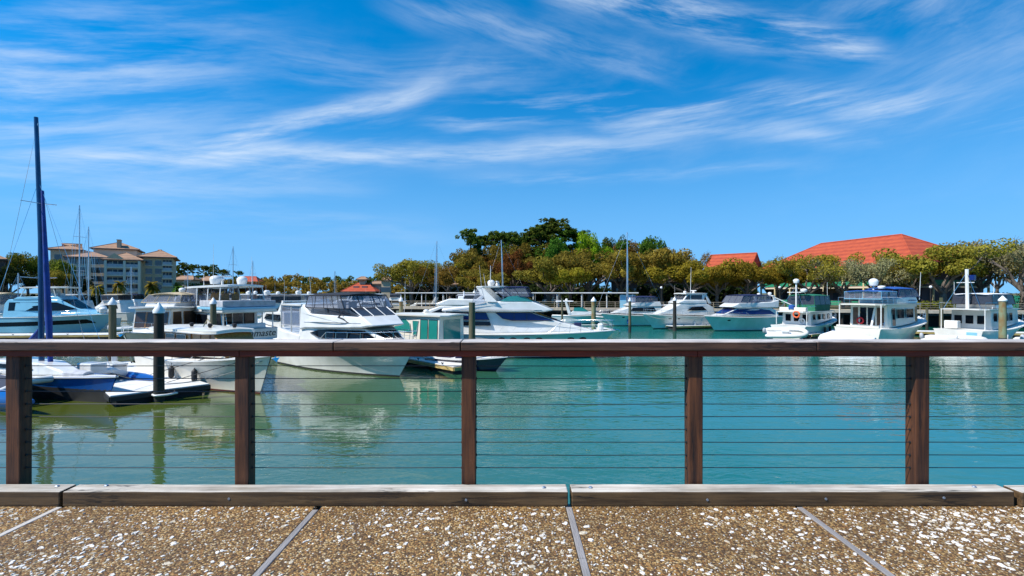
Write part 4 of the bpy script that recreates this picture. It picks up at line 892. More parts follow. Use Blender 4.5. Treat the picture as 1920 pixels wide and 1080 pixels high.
b.curtain('canvas_side', [(-2.4, 1.5, 2.88), (-0.4, 1.5, 2.88), (1.7, 1.4, 2.88)], [(-2.4, 1.5, 3.55), (-0.4, 1.5, 3.55), (1.7, 1.4, 3.55)], GRNC)
b.curtain('canvas_side', [(-2.42, v * 1.5, 2.88) for v in (-1, 0, 1)], [(-2.42, v * 1.5, 3.55) for v in (-1, 0, 1)], GRNC)
b.enclosure(-2.4, 1.7, 1.48, 3.55, 4.58, SMOKE, GRNC, xr=(-2.3, 1.5), wr=1.38, bays=3, back=True)
ms = b.post('mast', (-3.0, 0.2, 2.85), (-3.0, 0.2, 6.0), 0.09, WHITE); MB().tube([(-3.0, -0.75, 4.95), (-3.0, 1.15, 4.95)], 0.05, 6).build('crosstree', WHITE, ms)
b.dome(-3.0, 0.2, 6.0, 0.32, name='radar_dome'); b.dome(-3.0, -0.6, 5.0, 0.36, flat=0.7); b.post('derrick', (-3.0, 0.2, 3.3), (-3.9, 2.2, 4.4), 0.06, WHITE); b.post('stay', (-3.0, 0.2, 5.6), (-4.6, 1.4, 2.85), 0.015); b.post('stay', (-3.0, 0.2, 5.6), (-4.4, -1.3, 2.85), 0.015)
b.ring(-4.85, -0.65, 2.55, 'x', ORANGE, 0.32); b.ring(-3.45, -0.6, 1.75, 'x', WHTC, 0.3); b.antenna(1.0, -1.4, 2.9, 3.2, -0.02, 0.025)
for sg in (1, -1): MB().tube([(-4.7, sg * 1.7, 2.85), (-4.7, sg * 1.7, 3.4), (-2.6, sg * 1.7, 3.4)], 0.02, 5).build('deck_rail', CHROME, b.root); b.post('upper_deck_post', (-4.6, sg * 1.6, 1.4), (-4.6, sg * 1.6, 2.8), 0.04, WHITE)
b.rail(0, 5.1, 0.7, 5); b.fender(-1, -1, 0.5, mat=RUBBER); b.fender(1, -1, 0.5, mat=RUBBER); b.slab('grill_cover', -4.7, -4.2, 0.3, 0.3, 3.1, 0.4, 0.1, BLUC, 0.2)
MB().box(-4.6, -4.1, -1.5, 1.3, 2.87, 3.3).build('deck_boxes', CREAM, b.root, bevel=0.06)
# --- big cream trawler with blue bimini
b = Boat('trawler_yacht', 'cream trawler with blue bimini and covered dinghy across its stern', 'trawler', G_RIGHT, 12.0, 4.4, 1.55, 2.35, rake=1.1, sag=0.15, hull=CREAM, loc=(38.5, 50.6, 0), head=R(28), tm=0.5, pe=2.8)
b.house('cabin', [(-3.9, 1.5), (3.0, 1.95), (2.8, 3.7), (-3.9, 3.7)], 1.72, 1.2, 0.02, CREAM); h = b.h
b.windows(h, [[(-0.2, 2.4), (1.7, 2.4), (1.7, 3.3), (-0.2, 3.3)]], DGLASS, frame=WHITE); b.windows(h, [[(-3.2, 1.7), (-2.5, 1.7), (-2.5, 3.4), (-3.2, 3.4)], [(-2.2, 2.4), (-0.6, 2.4), (-0.6, 3.3), (-2.2, 3.3)]], DGLASS, frame=CREAM); b.windows(h, [[(2.2, 2.0), (2.85, 2.0), (2.75, 3.5), (2.2, 3.5)]], TEAK, 'side_door')
for y0, y1, m in ((-1.35, -0.75, INTB), (-0.55, 0.05, DGLASS), (0.2, 0.75, DGLASS), (0.95, 1.4, INTB)): MB().box(-3.94, -3.9, y0, y1, 1.75, 3.45).build('aft_door_pane', m, b.root)
b.slab('upper_deck', -5.8, 3.2, 2.1, 1.6, 3.71, 0.12, 0.04, CREAM, 0.4)
for sg in (1, -1):
    b.post('upper_deck_post', (-5.5, sg * 1.85, 1.6), (-5.5, sg * 1.85, 3.74), 0.05, WHITE)
    for x in (-5.5, -4.5, -3.5): b.post('stanchion', (x, sg * 1.95, 3.8), (x, sg * 1.95, 4.45), 0.018)
    MB().tube([(-5.5, sg * 1.95, 4.45), (-2.4, sg * 1.95, 4.45)], 0.02, 5).build('deck_rail', CHROME, b.root)
b.house('flybridge', [(-2.3, 3.84), (2.4, 3.84), (2.9, 4.0), (2.3, 4.55), (0.6, 4.6), (-2.3, 4.35)], 1.75, 1.25, 0.04, WHITE, bevel=0.08); hf = b.h
b.windows(hf, [[(0.3, 4.1), (2.4, 4.1), (2.2, 4.2), (0.3, 4.2)]], BGLASS, 'moulding_line')
b.slab('bimini_canvas', -1.5, 2.0, 1.6, 1.5, 5.25, 0.07, 0.2, BLUC, 0.9); b.enclosure(-2.0, 2.2, 1.65, 4.5, 5.25, CLEAR, NVYC, xr=(-1.4, 1.8), wr=1.5, bays=3)
b.slab('aft_canvas', -5.2, -1.8, 1.65, 1.65, 5.0, 0.06, 0.12, BLUC, 0.7); b.enclosure(-5.0, -2.2, 1.65, 4.3, 5.0, CLEAR, SKYB, bays=3, front=False, back=True)
ms = b.post('mast', (-3.4, -0.2, 3.8), (-3.4, -0.2, 5.7), 0.09, WHITE); b.dome(-3.4, -0.2, 5.6, 0.42, flat=1.15); b.dome(-3.4, -0.9, 5.3, 0.34, flat=0.6); b.antenna(2.3, -1.6, 4.2, 2.8, 0.1, 0.03)
seats(b, 0.2, 4.0, 2); b.ring(-4.0, 0.7, 2.15, 'x', REDF, 0.28); b.rail(1.0, 5.6, 0.75, 6); b.anchor(); MB().tube([(-4.6, -0.6, 1.7), (-4.1, -0.7, 3.6)], 0.1, 6).build('furled_flag', WHTC, b.root)
MB().box(-6.0, -5.8, -1.9, 1.9, 1.45, 1.75).build('transom_cap', CREAM, b.root, bevel=0.05); b.ladder(-4.0, -1.2, 1.6, 3.8, 0.5)
# --- trawler by the tall green piling
b = Boat('trawler_yacht', 'white trawler with stout white mast and dark enclosure beside the green piling', 'trawler', G_RIGHT, 11.2, 4.1, 1.4, 2.2, rake=1.1, sag=0.12, loc=(47.6, 49.6, 0), head=R(24), tm=0.5, pe=2.8)
b.house('cabin', [(-3.2, 1.35), (3.2, 1.9), (3.0, 3.25), (-3.2, 3.25)], 1.6, 1.1, 0.02); h = b.h
b.windows(h, [[(x, 2.15), (x + 0.75, 2.15), (x + 0.75, 2.95), (x, 2.95)] for x in (-2.9, -2.0, -0.6, 0.6)], DGLASS, frame=WHITE)
for y0 in (-1.1, -0.2, 0.7): MB().box(-3.24, -3.2, y0, y0 + 0.6, 1.9, 2.7).build('aft_window', DGLASS, b.root)
b.slab('upper_deck', -5.0, 2.8, 1.95, 1.6, 3.26, 0.1, 0.03, WHITE, 0.4); b.house('flybridge', [(-2.4, 3.38), (1.6, 3.38), (1.9, 3.5), (1.2, 4.0), (-2.4, 3.8)], 1.6, 1.2, 0.05, bevel=0.08)
b.windows(b.h, [[(-0.6, 3.5), (1.4, 3.5), (1.2, 3.75), (-0.6, 3.75)]], SKYB, 'moulding_line')
b.slab('canvas_top', -3.2, 1.0, 1.55, 1.4, 4.72, 0.06, 0.12, WHTC, 0.5); b.enclosure(-3.1, 1.2, 1.6, 3.8, 4.72, SMOKE, BLKC, xr=(-3.0, 0.9), wr=1.5, bays=3, back=True)
ms = b.post('mast', (-3.6, 0.1, 3.3), (-3.7, 0.1, 7.2), 0.15, WHITE); MB().tube([(-3.7, -0.5, 5.9), (-3.7, 0.9, 5.9)], 0.04, 5).build('crosstree', WHITE, ms); MB().box(-3.9, -3.5, -0.55, -0.15, 6.1, 6.6).build('mast_light', BGLASS, ms, bevel=0.05)
for y in (-1.4, 1.5): b.post('stay', (-3.7, 0.1, 6.9), (-4.7, y, 3.4), 0.02)
b.antenna(-2.9, -1.5, 3.4, 2.6, 0.15, 0.03); b.antenna(-2.6, 1.6, 3.4, 2.6, 0.0, 0.03); b.rail(0.5, 5.3, 0.7, 5); b.dome(-1.0, 0.0, 3.4, 0.3)
for sg in (1, -1):
    MB().tube([(-4.8, sg * 1.8, 3.35), (-4.8, sg * 1.8, 3.95), (-2.8, sg * 1.8, 3.95)], 0.02, 5).build('deck_rail', CHROME, b.root); b.post('upper_deck_post', (-4.7, sg * 1.7, 1.4), (-4.7, sg * 1.7, 3.3), 0.045, WHITE)
MB().box(-5.62, -5.58, -1.5, -0.7, 0.55, 1.2).build('transom_emblem', SKYB, b.root); MB().box(-4.9, -4.3, 0.3, 1.4, 1.45, 2.2).build('deck_locker', WHITE, b.root, bevel=0.06); b.fender(-1.5, -1)

# --- tenders
def tender(loc, hd, label, L=3.3, covered=False, tilt=0.0, lift=0.25, name='dinghy'):
    r = empty(name, (loc[0], loc[1], lift), hd); tag(r, label, 'dinghy', None); r.rotation_euler = (tilt, 0, hd)
    pts = []; w = 0.72
    for k in range(9): pts.append((-L / 2 + L * 0.72 * k / 8, -w, 0.32 + 0.1 * (k / 8) ** 2))
    for k in range(1, 8): a = -math.pi / 2 + math.pi * k / 8; pts.append((-L / 2 + L * 0.72 + L * 0.28 * math.cos(a), w * math.sin(a), 0.44))
    for k in range(9): pts.append((-L / 2 + L * 0.72 * (1 - k / 8), w, 0.32 + 0.1 * (1 - k / 8) ** 2))
    MB().tube(pts, [0.12] + [0.23] * (len(pts) - 2) + [0.12], 10).build('tube', WHITE if not covered else WHTC, r, smooth=70)
    secs = []
    for i in range(9):
        t = i / 8; x = -L / 2 + 0.05 + (L - 0.3) * t; ww = 0.6 * (1 - t ** 3); secs.append([(x, ww, 0.3), (x, ww * 0.7, 0.05 + 0.15 * t), (x, 0, -0.12 + 0.4 * t ** 2), (x, -ww * 0.7, 0.05 + 0.15 * t), (x, -ww, 0.3)])
    MB().loft(secs, False, None, True).build('hull', WHITE, r, smooth=50)
    if covered:
        rr = random.Random(5); secs = []
        for i in range(15):
            t = i / 14; x = -L / 2 - 0.1 + (L + 0.3) * t; ww = 0.98 * (1 - max(0, t - .65) ** 2 * 4); hh = 0.62 + 0.45 * math.sin(math.pi * min(1, t * 1.1)) ** 0.7 + rr.uniform(-.05, .05)
            secs.append([(x, ww * math.cos(a) * (1 + rr.uniform(-.03, .03)), 0.15 + (hh) * max(0, math.sin(a)) ** 0.8 + rr.uniform(-.02, .02)) for a in [math.pi * k / 10 for k in range(11)]])
        MB().loft(secs, False, None, True, True).build('cover', WHTC, r, smooth=80)
    else:
        MB().box(-0.35, 0.35, -0.3, 0.3, 0.1, 0.72).build('console', WHITE, r, bevel=0.06)
        MB().lathe([(0.12, 0), (0.17, 0.15), (0.15, 0.45), (0.08, 0.55)], 8).build('outboard_engine', GRYC, r, loc=(-L / 2 - 0.1, 0, 0.3), smooth=50)
    return r
tender((28.9, 52.4), R(-28), 'white inflatable dinghy tied across the stern of the green-canopied trawler', 3.8, False, R(24), 0.35)
tender((31.2, 46.2), R(-50), 'dinghy bundled in a white cover across the stern of the cream trawler', 4.0, True, 0.0, 0.15)
tender((41.0, 46.1), R(-52), 'white inflatable dinghy lying behind the trawler with the stout mast', 4.4, False, R(10), 0.2)
tender((48.3, 45.6), R(10), 'white inflatable dinghy floating past the tall green piling', 3.2)
tender((-45.9, 59.0), R(30), 'small white inflatable dinghy off the bow of the pale blue yacht', 3.0)

# --- sailboats, told by their masts
def sailboat(loc, hd, H, label, L=10.5, rake=0.0, boom=True, hullm=None, bare=False):
    b = Boat('sailboat', label, 'sailboat', G_FAR, L, 3.1, 1.05, 1.3, rake=1.3, sag=0.08, loc=loc, head=hd, hull=hullm or WHITE, stern=0.75, detail=False)
    b.house('cabin', [(-2.6, 1.0), (2.2, 1.15), (1.6, 1.5), (-2.4, 1.6)], 1.0, 0.55, 0.08); b.windows(b.h, [[(-1.9, 1.22), (1.2, 1.25), (1.1, 1.4), (-1.8, 1.42)]], DGLASS)
    mt = MB().tube([(0.6, 0, 1.3), (0.6 - rake, 0, H)], [0.10, 0.07], 8).build('mast', ALU, b.root, smooth=60)
    for q in (0.42, 0.72):
        z = 1.3 + (H - 1.3) * q; x = 0.6 - rake * q; MB().tube([(x, -0.75, z), (x, 0, z + .05), (x, 0.75, z)], 0.03, 5).build('spreader', ALU, mt)
        for sg in (1, -1): MB().tube([(0.6, sg * 1.3, 1.1), (x, sg * 0.75, z), (0.6 - rake, 0, H - .1)], 0.013, 4).build('shroud', CHROME, mt)
    MB().tube([(0.6 - rake, 0, H), (L / 2 - 0.1, 0, 1.35)], 0.012, 4).build('forestay', ALU, mt); MB().tube([(0.6 - rake, 0, H), (-L / 2 + .1, 0, 1.1)], 0.008, 4).build('backstay', CHROME, mt)
    if boom: MB().tube([(0.5, 0, 2.2), (-3.6, 0, 2.1)], [0.2, 0.12], 8).build('boom_cover', NVYC, b.root, smooth=60)
    return b
def mast_at(px, top, d, hd, label, base=None, **k):
    H = EYE + (549 - top) * d / F; x = (px - 960) / F * d; L = k.get('L', 10.5)
    ca, sa = math.cos(R(hd)), math.sin(R(hd)); return sailboat((x - 0.6 * ca, d - 0.6 * sa, 0), R(hd), H, label, **k)
mast_at(149, 385, 70, 160, 'sailboat with the taller of two masts before the tile-roofed apartments')
mast_at(166, 425, 78, 160, 'sailboat with the shorter of two masts before the tile-roofed apartments')
mast_at(34, 512, 72, 170, 'small sailboat with a thin pale mast beside the brown bimini cruiser', L=8)
mast_at(437, 462, 92, 150, 'sailboat whose tall mast rises behind the twin-domed sportfisher', L=11)
mast_at(474, 489, 120, 150, 'smaller sailboat whose short mast rises above the sportfisher antenna', L=9)
mast_at(817, 452, 84, 170, 'sailboat with navy boom cover before the dark oaks', rake=0.2)
mast_at(944, 450, 88, 190, 'sailboat with raked pale mast standing before the tall pines', rake=-0.4, bare=True)
mast_at(1176, 435, 76, 175, 'white sailboat whose tall silver mast stands by the covered pier end', L=11.5)
# --- far rows of small cruisers
def far_boat(px, d, hd, label, L=10, up=True, dome=False, canvas=None, hull=None):
    x = (px - 960) / F * d
    b = Boat('cabin_cruiser', label, 'cabin cruiser', G_FAR, L, L * 0.33, 1.5, 1.9, rake=1.4, loc=(x, d, 0), head=R(hd), detail=False, hull=hull)
    k = L / 10
    b.house('cabin', [(-4.0 * k, 1.45), (3.6 * k, 1.8), (1.6 * k, 2.6), (0.8 * k, 3.0), (-3.6 * k, 3.0)], 1.5 * k, 0.5, 0.06); b.windows(b.h, [[(-3.2 * k, 2.15), (1.2 * k, 2.2), (0.5 * k, 2.75), (-3.0 * k, 2.75)]], DGLASS)
    if up:
        b.house('flybridge', [(-3.6 * k, 3.0), (0.8 * k, 3.0), (0.2 * k, 3.6), (-3.4 * k, 3.6)], 1.4 * k, 1.0, 0.05); b.slab('hardtop', -3.4 * k, 0.2 * k, 1.35 * k, 1.2 * k, 4.5, 0.1, 0.1, canvas or WHITE, 0.6)
        b.enclosure(-3.0 * k, 0.2 * k, 1.35 * k, 3.6, 4.5, SMOKE if canvas else CLEAR, GRYC, bays=2)
        if dome:
            for y in (-.8, .8): b.dome(-2.4 * k, y, 4.65, 0.4, flat=1.1)
            b.dome(-1.2 * k, 0, 4.65, 0.32)
    else: b.shield(b.h, 1.5 * k, 2.65, 0.4 * k, 3.3, 3, SMOKE); arch(b, -2.4 * k, 2.8, -3.0 * k, 4.0, 1.3 * k)
    b.rail(0.5 * k, 4.6 * k, 0.6, 4, mid=False); b.antenna(-2.6 * k, 0.9, 3.6, 2.6, 0)
far_boat(525, 52, 140, 'grey-sided white cruiser lying between the sportfisher and the black-canvas cruiser', 11, False)
far_boat(542, 78, 20, 'white yacht with three domes on its hardtop beyond the black-canvas cruiser', 13, True, True)
far_boat(598, 88, 15, 'broad white yacht with domes showing above the black canvas', 14, True, True)
far_boat(345, 84, 160, 'white cruiser before the hedge right of the apartment block', 9, False)
far_boat(372, 96, 165, 'white flybridge boat moored before the palms right of the apartments', 10)
far_boat(505, 118, 165, 'small white flybridge boat far off before the brown woods', 10)
far_boat(690, 112, 170, 'white flybridge boat moored before the orange pavilion roof', 12, True)
far_boat(668, 128, 185, 'white open cruiser moored below the orange pavilion', 10, False)
far_boat(735, 140, 180, 'far white cruiser with navy canvas left of the covered pier', 11, True, False, NVYC)
far_boat(790, 96, 178, 'white cruiser under the dark oaks by the covered pier', 10, False)
far_boat(1010, 92, 175, 'white cruiser behind the big yacht flybridge under the covered pier', 9, False)
far_boat(1048, 96, 5, 'white cruiser with navy top under the covered pier roof', 9, True, False, NVYC)
far_boat(120, 84, 175, 'white flybridge boat behind the sleek pale blue yacht', 11, True)
far_boat(1238, 82, 185, 'white cruiser with grey windscreen wedged behind the hardtop cruiser', 8, False)
far_boat(1668, 62, 30, 'small white cruiser peeking past the cream trawler bow', 8, False)

far_boat(205, 88, 172, 'white cruiser with tan top behind the brown capped piling', 10, True, False, TANC)
far_boat(318, 104, 168, 'white express boat before the foot of the apartments', 9, False)
far_boat(455, 104, 160, 'white flybridge boat beyond the sportfisher cabin', 11, True, True)
far_boat(560, 66, 25, 'white cruiser with black top squeezed behind the black-canvas cruiser stern', 11, True, False, BLKC)
far_boat(862, 78, 172, 'white cruiser with grey top behind the half hidden yacht domes', 10, True, False, GRYC)
far_boat(640, 140, 175, 'tiny white cruiser far off left of the orange pavilion', 9, False)
# --- mooring lines that show against the water
def line(a, b_, sag, label, r=0.02):
    a, b_ = Vector(a), Vector(b_); o = empty('mooring_line', a); tag(o, label, 'rope', 'mooring lines'); n_ = 10
    MB().tube([(b_ - a) * (k / n_) - Vector((0, 0, sag * 4 * (k / n_) * (1 - k / n_))) for k in range(n_ + 1)], r, 5).build('rope', ROPE, o, smooth=60)
ROPE = pm('rope', (0.32, 0.29, 0.24), 0.9, var=0.3, vs=20)
line((7.7, 37.7, 2.05), (8.55, 52.0, 1.6), 0.5, 'slack rope from the big yacht bow to the green capped piling')
line((-6.0, 28.4, 1.95), (-5.0, 32.0, 0.58), 0.25, 'rope from the black-canvas cruiser bow down to the finger dock')
line((-11.5, 23.7, 1.85), (-15.9, 22.5, 0.75), 0.3, 'rope from the cream cruiser bow to the dark piling hoop')
line((18.0, 66.9, 2.0), (20.8, 63.4, 1.6), 0.3, 'rope from the hardtop cruiser bow to the black capped piling')
line((-17.6, 22.2, 1.2), (-17.3, 24.6, 0.58), 0.1, 'rope from the trimaran bow to the white dock')
line((24.4, 63.2, 1.9), (20.9, 63.5, 1.8), 0.35, 'rope from the navy-canvas cruiser bow to the black capped piling')

mast_at(246, 500, 96, 165, 'sailboat with a low mast before the apartment palms', L=9)
mast_at(352, 505, 110, 160, 'sailboat with a slim mast before the brown-red house', L=9)
mast_at(628, 508, 120, 170, 'sailboat with a thin mast left of the orange pavilion', L=9)
far_boat(236, 100, 170, 'white cruiser with navy top before the apartment palms', 10, True, False, NVYC)
far_boat(420, 112, 165, 'white cruiser with tan top beyond the sportfisher hardtop', 10, True, False, TANC)
far_boat(580, 108, 170, 'white cruiser with navy top before the brown far woods', 11, True, False, NVYC)
# ------------------------------------------------------------------ docks and pilings
PILE = pm('piling_timber', (0.10, 0.085, 0.05), 0.85, var=0.5, vs=1.4, bump=0.6, bs=14, stretch=(3, 3, 0.35), hue=(0.045, 0.06, 0.022))
PILED = pm('piling_dark', (0.02, 0.018, 0.014), 0.85, var=0.4, vs=2, bump=0.5, bs=14, stretch=(3, 3, 0.35))
PILEG = pm('piling_green', (0.16, 0.20, 0.12), 0.85, var=0.6, vs=0.9, bump=0.6, bs=14, stretch=(2, 2, 1.0), hue=(0.22, 0.11, 0.03))
CAPW = pm('piling_cap', (0.8, 0.8, 0.79), 0.5, var=0.1)
BARN = pm('barnacle_band', (0.035, 0.035, 0.028), 0.95, var=0.4, vs=9, bump=0.8, bs=25)
def piling(x, y, top, label, mat=None, r=0.205, cap=True, lean=0.0):
    o = empty('piling', (x, y, 0)); tag(o, label, 'piling', 'mooring pilings in the harbour')
    MB().tube([(0, 0, 0.9), (lean * .4, 0, top * .6), (lean, 0, top)], [r * 1.04, r, r * 0.95], 14).build('shaft', mat or PILE, o, smooth=50)
    MB().lathe([(r * 1.05, -2.4), (r * 1.08, 0.3), (r * 1.05, 0.92)], 14).build('tide_band', BARN, o, smooth=50)
    if cap: MB().lathe([(r * 1.15, -0.12), (r * 1.18, 0.0), (r * 0.55, 0.2), (0.02, 0.36)], 14).build('cap', CAPW, o, smooth=40, loc=(lean, 0, top))
def pile_px(px, top_py, d, label, **k): piling((px - 960) / F * d, d, EYE - (top_py - 549) / F * d, label, **k)
pile_px(298, 582, 22.4, 'thick dark piling rising through the hoop of the white dock', mat=PILED)
pile_px(211, 568, 31.5, 'brown capped piling before the beige-canopied trawler bow')
pile_px(400, 567, 36.0, 'capped piling standing under the sportfisher flybridge')
pile_px(885, 567, 31.0, 'uncapped brown piling beside the teal-windowed cabin boat', cap=False)
pile_px(722, 563, 60, 'slim capped piling in the open water right of the black-canvas cruiser', r=0.19)
pile_px(752, 563, 52, 'green capped piling in the open water left of the dark oaks', mat=PILEG)
pile_px(1113, 563, 52, 'green capped piling just past the big yacht bow', mat=PILEG, r=0.24)
pile_px(1054, 560, 66, 'thin brown piling beside the low express cruiser', r=0.13, cap=False)
pile_px(1181, 563, 61, 'weathered capped piling before the boat with blue canvas', r=0.17)
pile_px(1265, 562, 63.5, 'black capped piling before the hardtop cruiser', mat=PILED, r=0.22)
pile_px(1427, 588, 69, 'pale capped piling behind the navy-canvas cruiser stern', r=0.2, mat=PILEG)
pile_px(1765, 558, 60, 'light brown piling left of the stout white mast', r=0.2, cap=False)
pile_px(1880, 562, 44, 'tall green piling with an orange stained middle', mat=PILEG, r=0.27)
pile_px(1738, 578, 64, 'short piling with white tie rings under the boardwalk', r=0.15, cap=False)
DOCKW = pm('dock_deck_white', (0.66, 0.66, 0.64), 0.7, var=0.15, vs=1.2, bump=0.2, bs=30)
DOCKF = pm('dock_fascia', (0.50, 0.36, 0.13), 0.75, var=0.35, vs=2.0, stretch=(1, 1, 5))
def dock(a, b_, w, label, z=0.5, fascia=None, cleats=4, wide=None):
    a, b_ = Vector((*a, 0)), Vector((*b_, 0)); d = b_ - a; L = d.length; ang = math.atan2(d.y, d.x); c = (a + b_) / 2
    o = empty('floating_dock', (c.x, c.y, 0), ang); tag(o, label, 'floating dock', 'floating docks between the boats')
    w2 = wide or w; n = max(2, int(L / 2.4)); 
    for i in range(n):
        u0, u1 = i / n, (i + 1) / n; x0, x1 = -L / 2 + L * u0 + 0.015, -L / 2 + L * u1 - 0.015; wa, wb = w + (w2 - w) * u0, w + (w2 - w) * u1
        m = MB(); m.add([(x0, -wa / 2, z - 0.06), (x1, -wb / 2, z - 0.06), (x1, wb / 2, z - 0.06), (x0, wa / 2, z - 0.06), (x0, -wa / 2, z), (x1, -wb / 2, z), (x1, wb / 2, z), (x0, wa / 2, z)],
              [(3, 2, 1, 0), (4, 5, 6, 7), (0, 1, 5, 4), (1, 2, 6, 5), (2, 3, 7, 6), (3, 0, 4, 7)]); m.build('deck_panel', DOCKW, o, bevel=0.012)
        MB().box(x0 + 0.2, x1 - 0.2, -min(wa, wb) / 2 + 0.12, min(wa, wb) / 2 - 0.12, -0.35, 0.2).build('float', BLACKP, o, bevel=0.03)
    for sg in (1, -1):
        pts = [(-L / 2, sg * (w / 2 + .0), 0), (L / 2, sg * (w2 / 2 + .0), 0)]
        m = MB(); y0, y1 = pts[0][1], pts[1][1]; m.add([(-L / 2, y0, z - 0.26), (L / 2, y1, z - 0.26), (L / 2, y1 + sg * .05, z - 0.26), (-L / 2, y0 + sg * .05, z - 0.26), (-L / 2, y0, z - .065), (L / 2, y1, z - .065), (L / 2, y1 + sg * .05, z - .065), (-L / 2, y0 + sg * .05, z - .065)],
             [(3, 2, 1, 0), (4, 5, 6, 7), (0, 1, 5, 4), (1, 2, 6, 5), (2, 3, 7, 6), (3, 0, 4, 7)]); m.build('fascia', fascia or DOCKF, o)
    MB().box(L / 2, L / 2 + 0.06, -w2 / 2, w2 / 2, z - 0.26, z - .065).build('fascia', fascia or DOCKF, o)
    cm = cached('cleat', lambda: MB().tube([(-0.14, 0, 0.09), (-0.05, 0, 0.07), (0.05, 0, 0.07), (0.14, 0, 0.09)], 0.02, 6).box(-0.05, 0.05, -0.025, 0.025, 0, 0.07).mesh('cleat', RUBBER))
    for k in range(cleats):
        u = (k + 0.5) / cleats; ww = w + (w2 - w) * u
        for sg in (1, -1): place(cm, 'cleat', o, (-L / 2 + L * u, sg * (ww / 2 - 0.15), z))
    return o, L
dk, L = dock((-25.6, 31.0), (-15.9, 22.6), 2.6, 'wide white floating dock end with black fascia and a piling hoop', fascia=BLACKP, wide=3.8, cleats=5)
hoop = MB().tube([(L / 2, -0.42, 0.33), (L / 2 + 0.45, -0.42, 0.33), (L / 2 + 0.6, 0.0, 0.33), (L / 2 + 0.45, 0.42, 0.33), (L / 2, 0.42, 0.33)], 0.05, 7)
hoop.build('piling_hoop', WHITE, dk, smooth=60)
dock((-10.5, 38.0), (-3.0, 30.0), 1.3, 'floating finger dock with yellow timber fascia before the teal-windowed boat')
dock((21.0, 66.2), (31.5, 70.0), 1.5, 'white floating dock running behind the black capped piling', cleats=3)
dock((31.3, 53.2), (38.5, 58.6), 1.5, 'floating dock with yellow fascia between the two trawlers', cleats=3)
dock((-60, 52), (-18, 56), 2.4, 'long floating dock behind the beige-canopied trawler and sportfisher', cleats=8)
dock((-16, 57), (12, 62), 2.4, 'long floating dock behind the half hidden motor yacht', cleats=6)
dock((34, 60.5), (62, 54), 2.0, 'floating dock along the foot of the boardwalk by the trawlers', cleats=6)
bx_ = empty('dock_box', (-21.6, 26.9, 0.5), R(-30)); tag(bx_, 'white plastic dock box standing on the white dock behind the trimaran', 'dock box')
MB().box(-0.75, 0.75, -0.34, 0.34, 0, 0.5).build('chest', WHITE, bx_, bevel=0.05); MB().box(-0.79, 0.79, -0.38, 0.38, 0.5, 0.62).build('lid', WHITE, bx_, bevel=0.05)

def pedestal(x, y, label, z=0.5):
    o = empty('power_pedestal', (x, y, z), 0.4); tag(o, label, 'power pedestal', 'power pedestals on the docks')
    MB().box(-0.13, 0.13, -0.11, 0.11, 0, 0.85).build('body', WHITE, o, bevel=0.02); MB().lathe([(0.12, 0), (0.13, 0.1), (0.05, 0.2)], 10).build('lamp_cap', SKYB, o, loc=(0, 0, 0.85), smooth=50)
pedestal(-23.4, 29.2, 'white power pedestal on the white dock behind the trimaran'); pedestal(-7.6, 35.2, 'white power pedestal on the yellow-edged finger dock')
pedestal(26.0, 68.0, 'white power pedestal on the dock behind the black capped piling'); pedestal(34.6, 55.8, 'white power pedestal on the dock between the trawlers')
# ------------------------------------------------------------------ far bank, boardwalk
LZ = 2.4
GRASS = pm('bank_grass', (0.075, 0.085, 0.022), 0.95, var=0.5, vs=0.25, hue=(0.10, 0.075, 0.03), bump=0.4, bs=3)
DKWALL = pm('bulkhead_dark', (0.030, 0.026, 0.026), 0.9, var=0.4, vs=0.6, stretch=(1, 1, 0.3))
PALEC = pm('boardwalk_edge', (0.46, 0.39, 0.30), 0.85, var=0.25, vs=1.0)
bl = lambda X: 90.0 - 0.25 * (X + 20.0)
ux, uy = 0.9701, -0.2425
pts = [(-21.5, 94.0), (150, bl(150) + 3.2), (2500, 300), (2500, 3400), (-2500, 3400), (-2500, 60), (-200, 92), (-84, 116), (-72, 150), (-60, 215), (-38, 238), (-27, 135)]
n = len(pts); mb = MB(); mb.v = [(x, y, LZ - 0.02) for x, y in pts] + [(x, y, -2.4) for x, y in pts]
mb.f = [tuple(range(n))] + [(k, n + k, n + (k + 1) % n, (k + 1) % n) for k in range(n)]; mb.m = [0] + [1] * n
tag(mb.build('far_bank', [GRASS, DKWALL]), kind='structure')
bw = empty('boardwalk', (0, 0, 0)); tag(bw, kind='structure')
ANG = math.atan2(uy, ux); S0 = Vector((-22.0, bl(-22.0), 0)); U = Vector((ux, uy, 0)); Nn = Vector((-uy, ux, 0))
sec_m = MB().box(0.01, 4.99, 0, 3.4, LZ - 0.42, LZ).mesh('deck_section', PALEC); pil_m = MB().tube([(0, 0, -2.4), (0, 0, LZ - 0.42)], 0.17, 8).mesh('pile', PILED, 60)
beam_m = MB().box(0.0, 5.0, 0.25, 0.5, LZ - 0.75, LZ - 0.43).mesh('beam', DKWALL)
for i in range(34):
    p = S0 + U * (5 * i); place(sec_m, 'deck_section', bw, p, (0, 0, ANG)); place(beam_m, 'beam', bw, p, (0, 0, ANG))
    q = p + U * 0.4 + Nn * 0.6; place(pil_m, 'pile', bw, (q.x, q.y, 0)); q = p + U * 2.9 + Nn * 0.6; place(pil_m, 'pile', bw, (q.x, q.y, 0))
rl = empty('boardwalk_railing', (S0.x, S0.y, LZ), ANG); tag(rl, 'grey timber railing along the far boardwalk', 'railing')
RW = pm('grey_rail_timber', (0.30, 0.24, 0.17), 0.8, var=0.3, vs=2)
pp = MB().box(-0.05, 0.05, 0.05, 0.15, 0, 1.02).mesh('post', RW)
for i in range(68): place(pp, 'post', rl, (2.5 * i, 0, 0))
for z, hh in ((0.98, 0.07), (0.68, 0.04), (0.38, 0.04)): MB().box(0, 168, 0.04, 0.16, z, z + hh).build('rail', RW, rl)
